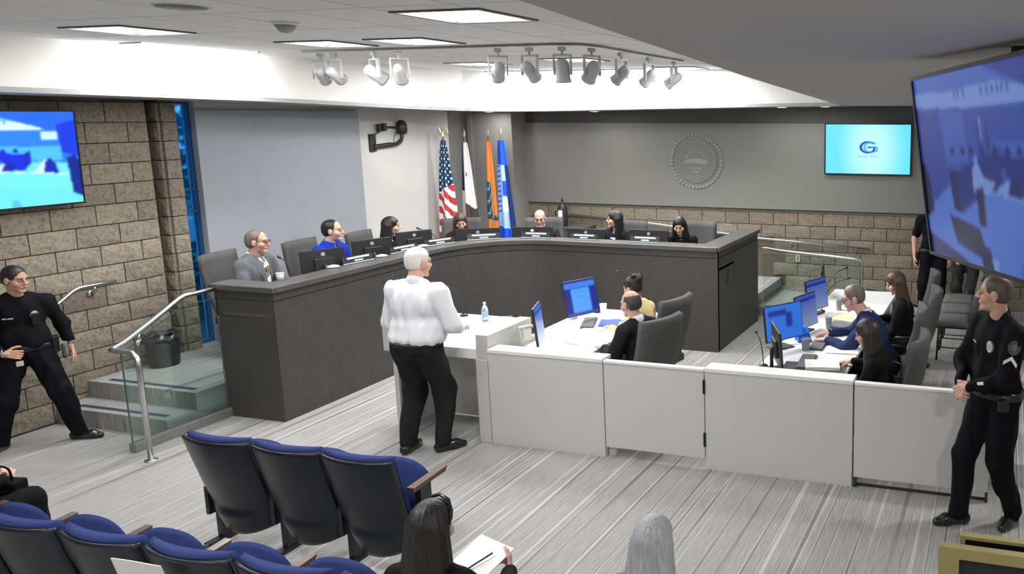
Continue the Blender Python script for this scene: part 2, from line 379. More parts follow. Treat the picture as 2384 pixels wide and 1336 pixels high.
MB().lathe([(.005, -.075), (.04, -.066), (.062, -.045), (.07, -.02)], 24).build('dome', mat('smoked_dome', (.33, .33, .33), .3), t, smooth=True)
for k, (x, y) in enumerate(DOWN):
    t = thing('downlight', 'small round downlight in the low ceiling ' + ['left of the hanging screen', 'right of the wall screen', 'over the side chairs', 'over the right officer', 'over the front aisle', 'behind the viewer at right', 'behind the viewer', 'over the rear seats'][k], 'light', (x, y, ZL if y < 8 else 3.068), 0, 'downlights')
    MB().lathe([(.095, -.008), (.1, 0), (.1, .01)], 20).build('rim', mat('white_plastic', (.75, .75, .73), .4), t)
    MB().lathe([(.001, -.011), (.08, -.010), (.085, -.004)], 20).build('lens', M_DIFF, t)
for k, (x, y) in enumerate([q[:2] for q in SOFF]):
    t = thing('soffit_downlight', 'flat round fitting under the rear soffit ' + ['left of the seal', 'right of the seal', 'at the left of the wall screen', 'above the flags'][k], 'light', (x, y, SOFF[k][2] + .004), 0, 'soffit fittings')
    MB().lathe([(.07, -.010), (.085, -.004), (.085, .0)], 20).build('rim', mat('white_plastic', (.75, .75, .73), .4), t)
    MB().lathe([(.001, -.0115), (.066, -.0105)], 20).build('lens', M_DIFF, t)
# spotlight track with spotlights
t = thing('light_track', 'black ceiling track carrying the stage spotlights', 'track', (0, 0, 0))
tr = [(-6.95, 6.90), (-4.05, 6.78)] + [(-3.80, 6.86), (-3.74, 7.15)] + [(-3.80, 9.3)]
def ribbon(pts, wd, z0, z1):
    L_ = []; Rr = []
    for i, p in enumerate(pts):
        a = Vector(pts[max(i - 1, 0)]); b = Vector(pts[min(i + 1, len(pts) - 1)]); d = (b - a).normalized(); n = Vector((-d.y, d.x)) * wd / 2
        L_.append(Vector(p) + n); Rr.append(Vector(p) - n)
    return MB().prism([tuple(q) for q in L_] + [tuple(q) for q in Rr[::-1]], z0, z1)
ribbon(tr, .024, ZC - .022, ZC - .001).build('rail', mat('track_grey', (.22, .22, .24), .4), t)
M_SPOT = mat('spot_grey', (.42, .42, .43), .45)
def spot(x, y, yaw, pitch, lab, big):
    t = thing('spotlight', lab, 'spotlight', (x, y, ZC - .035), yaw, 'stage spotlights')
    MB().tube([(0, 0, 0), (0, 0, -.07)], .012).box(-.03, .03, -.02, .02, -.035, .0).build('stem', M_SPOT, t)
    w_ = .075
    MB().box(-w_ - .012, -w_, -.018, .018, -.25, -.07).box(w_, w_ + .012, -.018, .018, -.25, -.07).box(-w_ - .012, w_ + .012, -.018, .018, -.08, -.065).build('yoke', M_SPOT, t, bevel=.003)
    M = Matrix.Translation((0, 0, -.21)) @ Matrix.Rotation(R(pitch), 4, 'X')
    r_ = .062 if big else .055
    MB().lathe([(r_ * .55, .10), (r_ * .8, .09), (r_, .05), (r_, -.07), (r_ * 1.12, -.09), (r_ * 1.12, -.11)][::-1], 18, M).build('can', M_SPOT, t, smooth=True)
    MB().lathe([(.001, -.104), (r_ * .98, -.106)][::-1], 18, M).build('lens', mat('spot_lens', (.8, .8, .8), .2, emit=(1, 1, .98), es=3), t)
SP = [(-6.72, 6.89, 25, 60, 0), (-6.55, 6.88, 5, 62, 0), (-6.05, 6.86, -25, 58, 1), (-5.75, 6.85, 30, 50, 0), (-4.62, 6.80, 40, 62, 1), (-4.28, 6.79, 0, 55, 0), (-3.95, 6.80, 5, 8, 1), (-3.76, 7.0, 60, 45, 1), (-3.76, 7.6, 80, 50, 0), (-3.78, 8.3, 80, 50, 0), (-3.79, 9.0, 95, 55, 0)]
SPL = ['first spotlight at the left end of the track', 'second spotlight at the left end of the track', 'grey spotlight third from the left end of the track', 'pale spotlight fourth from the left in the glare', 'spotlight aimed down to the right, middle of the track', 'round-headed spotlight right of the track middle', 'upright can spotlight hanging beside a broad bracket', 'spotlight at the bend of the track', 'first spotlight past the bend of the track', 'second spotlight past the bend of the track', 'last spotlight at the far end of the track']
for (x, y, yaw, pt, bg_), lb in zip(SP, SPL): spot(x, y, R(yaw), pt, lb, bg_)
# ---------------------------------------------------------------- stage platform, steps, ramp
PZ = .33
M_STRIP = mat('dark_blue_nosing', (.03, .06, .10), .5)
plat = MB().prism([(-8.76, 5.70), (-7.36, 5.70), (-7.36, 6.06), (-6.75, 6.06), (-6.78, 8.2), (-6.1, 9.36), (-3.48, 9.4), (-3.48, 11.3), (-3.48, 12.6), (-9.1, 12.6), (-9.1, 6.9), (-8.76, 6.9)], 0.001, PZ).build('floor_platform', M_CARPET)
struct(plat)
struct(MB().box(-8.76, -7.36, 5.405, 5.70, .001, .165).build('floor_step', M_CARPET))
for n_, y, z in (('trim_2', 5.44, .165), ('trim_3', 5.735, PZ)):
    struct(MB().box(-8.55, -7.46, y + .03, y + .075, z, z + .004).build(n_, M_STRIP))
rm = MB(); rm.add([(-3.47, 11.3, .14), (-1.85, 11.3, .004), (-1.85, 12.53, .004), (-3.47, 12.53, .14), (-3.47, 11.3, 0), (-1.85, 11.3, 0), (-1.85, 12.53, 0), (-3.47, 12.53, 0)], [(0, 1, 2, 3), (4, 5, 1, 0), (1, 5, 6, 2), (7, 4, 0, 3), (6, 7, 3, 2), (4, 7, 6, 5)])
struct(rm.build('floor_ramp', M_CARPET))
struct(MB().box(-3.40, -1.85, 11.24, 11.30, 0, .17).build('trim_4', mat('ramp_kerb', (.22, .23, .225), .6)))
# ---------------------------------------------------------------- dais
M_DAIS = mat('dais_wood', (.056, .053, .052), .5, var=.16, scale=10, stretch=(5, 5, .35))
M_DAISTOP = mat('dais_top', (.085, .081, .080), .42, var=.1, scale=6)
arc = [(-6.64, 6.0), (-6.66, 7.2)] + arcpts(-5.68, 8.32, 1.0, 180, 90, 28) + [(-3.40, 9.32)]
def offset(pts, d):
    out = []
    for i, p in enumerate(pts):
        a = Vector(pts[max(i - 1, 0)]); b = Vector(pts[min(i + 1, len(pts) - 1)]); t_ = (b - a).normalized(); n = Vector((-t_.y, t_.x)) * d
        out.append((p[0] + n.x, p[1] + n.y))
    return out
def sweep(pts, d0, d1, z0, z1): return MB().prism(offset(pts, d0) + offset(pts, d1)[::-1], z0, z1)
DT = 1.33
dais = thing('council_dais', 'long dark council dais curving round the rear of the chamber', 'dais', (0, 0, 0))
sweep(arc, 0, .05, .0, 1.185).build('front_panel', M_DAIS, dais)
sweep(arc, .008, .05, 1.185, 1.195).build('groove', M_DARK, dais)
sweep(arc, 0, .05, 1.195, DT - .055).build('front_band', M_DAIS, dais)
sweep(arc, -.03, .25, DT - .055, DT).build('ledge', M_DAISTOP, dais, bevel=.006)
MB().box(-7.35, -6.64, 6.0, 6.05, 0, 1.185).build('end_panel', M_DAIS, dais)
MB().box(-7.35, -6.64, 6.0, 6.05, 1.195, DT - .055).box(-7.35, -6.65, 6.008, 6.05, 1.18, 1.2).build('end_band', M_DAIS, dais)
MB().prism([(-7.39, 5.97), (-6.61, 5.97), (-6.66, 6.22), (-7.39, 6.22)], DT - .055, DT + .0005).build('ledge', M_DAISTOP, dais, bevel=.006)
MB().box(-7.37, -7.33, 6.02, 6.3, .3, 1.27).build('side_return', M_DARK, dais)
MB().box(-3.45, -3.40, 9.33, 11.0, 0, 1.185).build('end_panel', M_DAIS, dais)
MB().box(-3.45, -3.40, 9.33, 11.0, 1.195, DT - .055).build('end_band', M_DAIS, dais)
MB().box(-3.66, -3.37, 9.32, 11.03, DT - .055, DT + .001).build('ledge', M_DAISTOP, dais, bevel=.006)
MB().box(-3.405, -3.392, 9.66, 9.71, .80, 1.0).build('grommet', M_DARK, dais)
MB().box(-5.4, -3.45, 10.98, 11.03, .3, 1.24).build('rear_panel', M_DAIS, dais)
sweep(arc, .05, .62, 1.03, 1.06).build('worktop', M_DAISTOP, dais)
# ---------------------------------------------------------------- partition, gate
M_LAM = mat('grey_laminate', (.62, .62, .61), .55, var=.015, scale=4)
M_WHITE = mat('white_laminate', (.88, .88, .86), .4, var=.01)
PY = 6.08
def part(x0, x1, z0, lab, capd, ov=0.):
    t = thing('partition_panel', lab, 'partition', ((x0 + x1) / 2, PY, 0), 0, 'low partition panels'); h = (x1 - x0) / 2
    MB().box(-h, h, 0, .045, z0, .85).build('panel', M_LAM, t, bevel=.002)
    MB().box(-h - ov, h + ov, -.008, capd, .85, .882 if capd > .1 else .872).build('cap', M_WHITE, t, bevel=.003)
    return t
part(-4.398, -3.272, 0, 'low grey partition panel adjoining the white podium', .16)
g = part(-3.262, -2.352, .095, 'low grey swing gate with black hinges in the partition', .05); g.name = 'partition_gate'; g['category'] = 'gate'; g['group'] = 'low partition panels'
for z in (.20, .66): MB().box(.448, .466, -.012, .012, z, z + .12).build('hinge', mat('black_metal', (.02, .02, .02), .4, metal=.6), g, bevel=.002)
MB().box(-.455, -.40, .05, .09, .0, .095).build('stop_post', M_LAM, g)
part(-2.342, -1.105, 0, 'wide low grey partition panel right of the gate', .16)
t = part(-1.092, -.05, .085, 'low grey partition panel beside the right officer', .05)
MB().box(-.52, .52, .035, .05, 0, .02).build('base_rail', M_DARK, t)
MB().box(-.52, -.50, .0, .05, 0, .085).box(.50, .52, .0, .05, 0, .085).build('foot', M_DARK, t)
# ---------------------------------------------------------------- podium
M_POD = mat('podium_laminate', (.60, .59, .57), .45, var=.015)
pod = thing('podium', 'white podium the standing man speaks at', 'podium', (-4.965, 6.10, 0))
x0, x1 = -.56, .56
for sx, (a, b) in enumerate(((x0, x0 + .085), (x1 - .125, x1))):
    MB().box(a, b, 0, .70, .775, 1.0).build('cheek', M_POD, pod, bevel=.006)
a, b = x0 + .085, x1 - .125
MB().add([(a, .0, .775), (b, 0, .775), (b, .70, .775), (a, .70, .775), (a, 0, .865), (b, 0, .865), (b, .55, .985), (a, .55, .985), (a, .70, .985), (b, .70, .985)],
         [(3, 2, 1, 0), (0, 1, 5, 4), (4, 5, 6, 7), (7, 6, 9, 8), (8, 9, 2, 3), (1, 2, 9, 6, 5), (0, 4, 7, 8, 3)]).build('writing_surface', M_WHITE, pod)
MB().box(x0 + .06, x0 + .11, .04, .62, 0, .775).build('side_panel', M_POD, pod, bevel=.003)
MB().box(x1 - .12, x1 - .07, .04, .62, 0, .775).build('side_panel', M_POD, pod, bevel=.003)
MB().box(x0 + .11, x1 - .12, .50, .54, .02, .775).build('modesty_panel', M_POD, pod)
MB().box(x1 - .125, x1 - .004, -.015, .04, 0, .775).build('corner_post', M_POD, pod, bevel=.003)
# ---------------------------------------------------------------- staff desks
def desk(x0, x1, y0, y1, lab, notch=0.):
    t = thing('staff_desk', lab, 'desk', ((x0 + x1) / 2, (y0 + y1) / 2, 0), 0, 'staff desks'); hx = (x1 - x0) / 2; hy = (y1 - y0) / 2
    MB().prism([(-hx + notch, -hy), (hx, -hy), (hx, hy), (-hx, hy), (-hx, -hy + .72), (-hx + notch, -hy + .72)] if notch else [(-hx, -hy), (hx, -hy), (hx, hy), (-hx, hy)], .725, .76).build('desktop', M_WHITE, t, bevel=.004)
    for s in (-1, 1): MB().box(-hx + .05 + notch, hx - .08, s * hy - (.04 if s > 0 else 0), s * hy + (.04 if s < 0 else 0), 0, .725).build('side_panel', M_LAM, t)
    MB().box(-hx + .12, -hx + .15, -hy + .04 + (.72 if notch else 0), hy - .04, .25, .725).build('modesty_panel', M_LAM, t)
desk(-4.55, -3.66, 6.25, 8.2, 'white staff desk behind the podium with two workstations', .165)
desk(-2.05, -1.27, 6.25, 9.95, 'long white staff desk at right with a row of monitors')
# ---------------------------------------------------------------- handrails and glass
M_STEEL = mat('brushed_steel', (.62, .63, .63), .28, metal=1., var=.04)
M_GLASS = mat('green_glass', (.80, .93, .90), .02, trans=1, var=0, spec=.4)
M_GEDGE = mat('glass_edge', (.05, .12, .11), .2)
t = thing('stair_handrail', 'bent steel handrail on a post at the stage steps', 'handrail', (-7.01, 4.98, 0))
o = Vector((-7.01, 4.98, 0))
def rel(pts, o): return [Vector(p) - o for p in pts]
pp = rel([(-7.01, 4.98, 0.01), (-7.01, 4.98, .84), (-7.02, 4.98, .91), (-7.07, 4.98, .95), (-7.14, 4.983, .955), (-7.27, 4.985, .955), (-7.31, 4.99, .957), (-7.315, 5.02, .965), (-7.31, 5.10, .995), (-7.30, 5.35, 1.125), (-7.30, 5.61, 1.265), (-7.30, 5.66, 1.283), (-7.30, 5.72, 1.285), (-7.30, 5.966, 1.29)], o)
MB().tube(pp, .022, 14).build('rail', M_STEEL, t, smooth=True)
MB().lathe([(.05, 0), (.05, .008), (.026, .014)], 20).build('floor_flange', M_STEEL, t, smooth=True)
for y, z in ((5.22, 1.05),): MB().tube(rel([(-7.305, y, z - .01), (-7.305, y, z - .06), (-7.318, y, z - .075)], o), .011, 8).lathe([(.028, 0), (.028, .015)], 16, Matrix.Translation(Vector((-7.32, y, z - .09)) - o) @ Matrix.Rotation(R(90), 4, 'Y')).build('bracket', M_STEEL, t, smooth=True)
t = thing('glass_balustrade', 'clear green glass panel beside the stage steps', 'glass panel', (-7.33, 5.53, 0))
def yz(pts, x, th): return MB().add([(x, a, b) for a, b in pts] + [(x + th, a, b) for a, b in pts], [tuple(range(len(pts)))[::-1], tuple(range(len(pts), 2 * len(pts)))] + [(i, (i + 1) % len(pts), len(pts) + (i + 1) % len(pts), len(pts) + i) for i in range(len(pts))])
gp = [(-.46, .03), (.46, .03), (.46, 1.19), (.13, 1.19), (-.40, .93), (-.46, .93)]
yz(gp, 0, .012).build('glass', M_GLASS, t)
yz([(-.464, .03), (-.459, .03), (-.459, .93), (-.464, .93)], -.001, .014).build('edge', M_GEDGE, t)
yz([(-.46, .93), (-.40, .93), (.13, 1.19), (.46, 1.19), (.46, 1.195), (.128, 1.195), (-.402, .935), (-.46, .935)], -.001, .014).build('edge', M_GEDGE, t)
MB().box(-.03, .045, -.47, .47, 0, .085).build('base_channel', mat('grey_channel', (.20, .205, .20), .45), t, bevel=.003)
t = thing('wall_handrail', 'short bent steel handrail fixed to the block wall', 'handrail', (-8.64, 5.7, 1.1))
o = Vector((-8.64, 5.7, 1.1))
MB().tube(rel([(-8.64, 5.0, .86), (-8.64, 5.2, .98), (-8.64, 5.62, 1.255), (-8.64, 5.68, 1.278), (-8.64, 5.75, 1.28), (-8.64, 6.02, 1.28)], o), .02, 12).build('rail', M_STEEL, t, smooth=True)
MB().tube(rel([(-8.64, 5.82, 1.27), (-8.64, 5.82, 1.22), (-8.70, 5.82, 1.20)], o), .010, 8).lathe([(.032, 0), (.032, .02)], 16, Matrix.Translation(Vector((-8.72, 5.82, 1.19)) - o) @ Matrix.Rotation(R(90), 4, 'Y')).build('bracket', M_STEEL, t, smooth=True)
t = thing('ramp_wall_handrail', 'long pale handrail on the rear block wall', 'handrail', (-4, 12.46, 1.0)); o = Vector((-4, 12.46, 1.0))
MB().tube(rel([(-7.3, 12.46, 1.24), (-5.9, 12.46, 1.165), (-3.83, 12.46, .975), (-2.02, 12.46, .868)], o), .022, 12).build('rail', M_STEEL, t, smooth=True)
for x, z in ((-2.25, .88), (-3.3, .94), (-4.8, 1.06), (-6.2, 1.18)): MB().tube(rel([(x, 12.46, z), (x, 12.46, z - .06), (x, 12.53, z - .08)], o), .010, 8).build('bracket', M_STEEL, t, smooth=True)
t = thing('ramp_handrail', 'steel handrail with a rounded end post beside the ramp', 'handrail', (-1.93, 11.2, 0)); o = Vector((-1.93, 11.2, 0))
MB().tube(rel([(-3.40, 11.2, 1.028), (-3.30, 11.2, 1.024), (-3.15, 11.2, 1.003), (-2.06, 11.2, .933), (-1.97, 11.2, .925), (-1.935, 11.2, .89), (-1.93, 11.2, .82), (-1.93, 11.2, .01)], o), .021, 12).build('rail', M_STEEL, t, smooth=True)
t = thing('ramp_glass', 'tinted glass panel under the ramp handrail', 'glass panel', (-2.65, 11.22, 0))
MB().box(-.74, .68, 0, .012, .17, .93).build('glass', M_GLASS, t)
MB().box(-.74, .68, -.001, .013, .93, .936).build('edge', M_GEDGE, t)
# ---------------------------------------------------------------- outdoors behind the slit window
def bush(name, lab, c, r, n, m, cat):
    mb = MB()
    for i in range(n):
        d = Vector(rng.normal(size=3)); d.normalize(); p = Vector(c) + Vector((d.x * r[0], d.y * r[1], d.z * r[2])) * rng.uniform(.5, 1)
        a = Vector(rng.normal(size=3)).normalized() * .09; b = a.orthogonal().normalized() * .05
        mb.add([p - a, p + b, p + a, p - b], [(0, 1, 2, 3)])
    return tag(mb.build(name, m), lab, cat)
struct(MB().box(-40, -9.62, -6, 40, -.3, -.05).build('ground', mat('lawn', (.05, .16, .12), .9, var=.3)))
struct(MB().box(-13.4, -13.2, 4, 20, -.05, 1.22).build('wall_garden', mat('garden_wall', (.75, .78, .8), .8)))
bush('shrub', 'dark teal shrub outside the slit window', (-11.9, 9.4, .3), (.7, 1.6, .75), 1500, mat('leaf_teal', (.04, .20, .20), .7, var=.4), 'shrub')
bush('tree', 'dark tree seen through the top of the slit window', (-15.2, 12.2, 3.1), (1.4, 2.6, 2.0), 3200, mat('leaf_blue', (.03, .13, .17), .7, var=.5), 'tree')
MB_ = MB().tube([(-14.5, 12.2, 0), (-14.5, 12.2, 3.0)], .12, 8).build('trunk', mat('bark', (.05, .05, .05), .9), bpy.data.objects['tree'])
# ---------------------------------------------------------------- people: smooth-blended solids polygonised with surface nets
f32 = np.float32
def A3(v): return np.array(tuple(v), dtype=f32)
def _cap(P, a, b, ra, rb):
    pa = P - a; ba = b - a; h = np.clip((pa @ ba) / max(float(ba @ ba), 1e-9), 0, 1)
    return np.sqrt(((pa - h[..., None] * ba) ** 2).sum(-1)) - (ra + (rb - ra) * h)
def _ell(P, c, r, M):
    q = (P - c) @ M; k0 = np.sqrt(((q / r) ** 2).sum(-1)); k1 = np.sqrt(((q / (r * r)) ** 2).sum(-1)) + 1e-9
    return k0 * (k0 - 1) / k1
I3 = np.eye(3, dtype=f32)
def cap(a, b, ra, rb=None): return ('c', A3(a), A3(b), float(ra), float(ra if rb is None else rb))
def ell(c, r, M=None): return ('e', A3(c), A3(r), I3 if M is None else np.array(M, dtype=f32))
def pd(p, P): return _cap(P, *p[1:]) if p[0] == 'c' else _ell(P, *p[1:])
def pbox(p):
    if p[0] == 'c':
        r = max(p[3], p[4]); return np.minimum(p[1], p[2]) - r, np.maximum(p[1], p[2]) + r
    r = float(p[2].max()); e = np.sqrt(((p[3] * p[2]) ** 2).sum(1)); return p[1] - e, p[1] + e
def smin(a, b, k):
    h = np.clip(.5 + .5 * (b - a) / k, 0, 1); return b + (a - b) * h - k * h * (1 - h)
class Sdf:
    def __init__(s, prims, k=.03, cuts=(), planes=(), infl=0., disp=None): s.p = prims; s.k = k; s.cuts = cuts; s.planes = planes; s.infl = infl; s.disp = disp
    def at(s, P):
        F = np.full(P.shape[:-1], 9., f32)
        for p in s.p: F = smin(F, pd(p, P), s.k)
        F = F - s.infl
        if s.disp is not None: F = F + s.disp(P)
        for p in s.cuts: F = np.maximum(F, -pd(p, P))
        for n, c in s.planes: F = np.maximum(F, P @ A3(n) - c)
        return F
    def hit(s, o, d, L=1.0, n=400):
        o = A3(o); d = A3(d); t = np.linspace(0, L, n, dtype=f32); F = s.at(o + t[:, None] * d); i = np.argmax(F < 0)
        return o + d * t[i] if F[i] < 0 else None
    def arrays(s, h):
        pad = 3 * h + s.infl + (.012 if s.disp is not None else 0)
        B = [pbox(p) for p in s.p]; lo = np.min([b[0] for b in B], 0) - pad - .01; hi = np.max([b[1] for b in B], 0) + pad + .01
        for n, c in s.planes:   # trim the grid along axis-aligned planes
            n = np.array(n, float); ax = int(np.argmax(abs(n)))
            if abs(n[ax]) > .999:
                if n[ax] > 0: hi[ax] = min(hi[ax], c + 3 * h)
                else: lo[ax] = max(lo[ax], -c - 3 * h)
        m = np.maximum(np.ceil((hi - lo) / h).astype(int) + 1, 3)
        ax = [lo[i] + h * np.arange(m[i], dtype=f32) for i in range(3)]
        F = np.full(m, 9., f32)
        for p, (b0, b1) in zip(s.p, B):
            i0 = np.clip(((b0 - lo - s.k - pad - h) / h).astype(int), 0, m - 1); i1 = np.clip(((b1 - lo + s.k + pad + h) / h).astype(int) + 2, 1, m)
            if (i1 <= i0).any(): continue
            sl = tuple(slice(a, b) for a, b in zip(i0, i1))
            P = np.stack(np.meshgrid(ax[0][sl[0]], ax[1][sl[1]], ax[2][sl[2]], indexing='ij'), -1)
            F[sl] = smin(F[sl], pd(p, P), s.k)
        F -= s.infl
        P = None
        if s.disp is not None or s.cuts or s.planes: P = np.stack(np.meshgrid(*ax, indexing='ij'), -1)
        if s.disp is not None: F += s.disp(P)
        for p in s.cuts: F = np.maximum(F, -pd(p, P))
        for n, c in s.planes: F = np.maximum(F, P @ A3(n) - c)
        return nets(F, lo, h)
def nets(F, lo, h):
    S_ = F < 0
    nx, ny, nz = F.shape
    acc = np.zeros((nx - 1, ny - 1, nz - 1, 3), f32); cnt = np.zeros((nx - 1, ny - 1, nz - 1), f32)
    for ax in range(3):
        for u in (0, 1):
            for v in (0, 1):
                d0 = [0, 0, 0]; o = [i for i in range(3) if i != ax]; d0[o[0]] = u; d0[o[1]] = v; d1 = list(d0); d1[ax] = 1
                a = F[d0[0]:d0[0] + nx - 1, d0[1]:d0[1] + ny - 1, d0[2]:d0[2] + nz - 1]; b = F[d1[0]:d1[0] + nx - 1, d1[1]:d1[1] + ny - 1, d1[2]:d1[2] + nz - 1]
                m = (a < 0) != (b < 0)
                if not m.any(): continue
                t = a[m] / (a[m] - b[m]); p = np.zeros((t.size, 3), f32); p[:, o[0]] = u; p[:, o[1]] = v; p[:, ax] = t
                acc[m] += p; cnt[m] += 1
    act = cnt > 0; idx = np.full(act.shape, -1, np.int64); ii = np.argwhere(act); idx[act] = np.arange(len(ii))
    V = (ii + acc[act] / cnt[act][:, None]) * h + lo
    Q = []
    for ax in range(3):
        o = [(ax + 1) % 3, (ax + 2) % 3]
        sl0 = [slice(None)] * 3; sl1 = [slice(None)] * 3; sl0[ax] = slice(0, -1); sl1[ax] = slice(1, None)
        s0 = S_[tuple(sl0)]; s1 = S_[tuple(sl1)]; e = np.argwhere(s0 != s1)
        ok = (e[:, o[0]] > 0) & (e[:, o[1]] > 0) & (e[:, o[0]] < F.shape[o[0]] - 1) & (e[:, o[1]] < F.shape[o[1]] - 1); e = e[ok]
        if not len(e): continue
        inside = s0[tuple(e.T)]
        def cell(du, dv):
            c = e.copy(); c[:, o[0]] -= du; c[:, o[1]] -= dv; return idx[tuple(c.T)]
        q = np.stack([cell(1, 1), cell(0, 1), cell(0, 0), cell(1, 0)], 1)
        q[~inside] = q[~inside][:, ::-1]; Q.append(q)
    return V.astype(f32), (np.concatenate(Q) if Q else np.zeros((0, 4), int))
def np_mesh(name, parts):
    """parts: list of (V, Q, material) joined into one mesh"""
    me = bpy.data.meshes.new(name); nv = 0; Vs = []; Qs = []; Ms = []; mats = []
    for V, Q, m in parts:
        if m not in mats: mats.append(m); me.materials.append(m)
        Vs.append(V); Qs.append(Q + nv); Ms.append(np.full(len(Q), mats.index(m))); nv += len(V)
    V = np.concatenate(Vs); Q = np.concatenate(Qs); Mi = np.concatenate(Ms)
    me.vertices.add(len(V)); me.vertices.foreach_set('co', V.ravel())
    me.loops.add(Q.size); me.loops.foreach_set('vertex_index', Q.ravel().astype(np.int32))
    me.polygons.add(len(Q)); me.polygons.foreach_set('loop_start', (np.arange(len(Q)) * 4).astype(np.int32)); me.polygons.foreach_set('loop_total', np.full(len(Q), 4, np.int32))
    me.polygons.foreach_set('material_index', Mi.astype(np.int32)); me.polygons.foreach_set('use_smooth', np.ones(len(Q), bool)); me.update(calc_edges=True); me.validate()
    return me
def skin_obj(name, sd, h, m, parent, label=None):
    V, Q = sd.arrays(h); o = link(bpy.data.objects.new(name, np_mesh(name, [(V, Q, m)])), parent)
    if label: o['label'] = label
    return o
def folds(amp, seed, fz=1.):
    r = np.random.default_rng(seed); ks = r.normal(size=(5, 3)) * np.array([27, 27, 15 * fz]); ph = r.uniform(0, 6, 5)
    def d(P):
        s = 0
        for k, p in zip(ks, ph): s = s + np.sin(P @ k.astype(f32) + p)
        return (amp / 2.2 * s).astype(f32)
    return d
def M_skin(n, c): return mat('skin_' + n, c, .5, var=.05, scale=18, spec=.4)
SK = {'fair': M_skin('fair', (.62, .36, .27)), 'pink': M_skin('pink', (.66, .38, .30)), 'tan': M_skin('tan', (.50, .29, .20)), 'light': M_skin('light', (.68, .43, .33)), 'olive': M_skin('olive', (.48, .30, .21))}
def cloth(n, c, rough=.8, var=.08): return mat('cloth_' + n, c, rough, var=var, scale=30, bump=.1, bscale=220, spec=.12)
def hairm(n, c, var=.35): return mat('hair_' + n, c, .42, var=var, scale=34, stretch=(3, 3, .10), bump=.22, bscale=50)
HB = hairm('black', (.012, .011, .011)); HBR = hairm('brown', (.06, .032, .02)); HDB = hairm('dark_brown', (.024, .016, .012)); HG = hairm('grey', (.36, .37, .40), .22); HW = hairm('white', (.80, .77, .72), .1); HGB = hairm('grey_brown', (.16, .13, .11)); HDG = hairm('dark_grey', (.05, .048, .047))
M_EYEW = mat('eye_white', (.34, .31, .29), .5); M_EYED = mat('eye_dark', (.02, .014, .01), .2); M_LIP = mat('lip', (.42, .17, .15), .5)
def ik(a, b, l1, l2, hint):
    a = Vector(a); b = Vector(b); d = b - a; L = min(d.length, (l1 + l2) * .998); d.normalize()
    x = (l1 * l1 - l2 * l2 + L * L) / (2 * L); y = math.sqrt(max(l1 * l1 - x * x, 0)); h = Vector(hint); h = h - d * h.dot(d); h.normalize()
    return a + d * x + h * y, a + d * L
def hand_prims(w, d, n, side, sc=1., curl=25, spread=1.):
    """w wrist, d pointing to the fingers, n palm normal, side +1 thumb towards n x d"""
    d = Vector(d).normalized(); n = Vector(n); n = (n - d * n.dot(d)).normalized(); y = n.cross(d) * side; w = Vector(w)
    def L(a, b, c): return w + (d * a + y * b + n * c) * sc
    pr = [cap(L(-.03, 0, 0), L(.02, 0, 0), .024 * sc, .022 * sc)]
    for i, (yy, ln) in enumerate(zip((.032, .0105, -.0105, -.031), (.066, .076, .070, .054))):
        pr.append(cap(L(.005, yy * .55, 0), L(.082, yy, 0), .0135 * sc, .0115 * sc))
        p = Vector((.086, yy, 0)); a = R(curl * .6); fr = (yy * 2.2 * spread)
        for j, q in enumerate((.45, .3, .25)):
            e = p + Vector((math.cos(a) * ln * q, fr * ln * q, math.sin(a) * ln * q)); pr.append(cap(L(*p), L(*e), (.0095 - .0008 * j) * sc, (.0088 - .0008 * j) * sc)); p = e; a += R(curl)
    p = Vector((.018, .026, .004)); 
    for q, v in ((.042, (.62, .72, .25)), (.034, (.82, .45, .35)), (.026, (.92, .15, .4))):
        v = Vector(v).normalized(); e = p + v * q; pr.append(cap(L(*p), L(*e), .0118 * sc, .0102 * sc)); p = e
    return pr
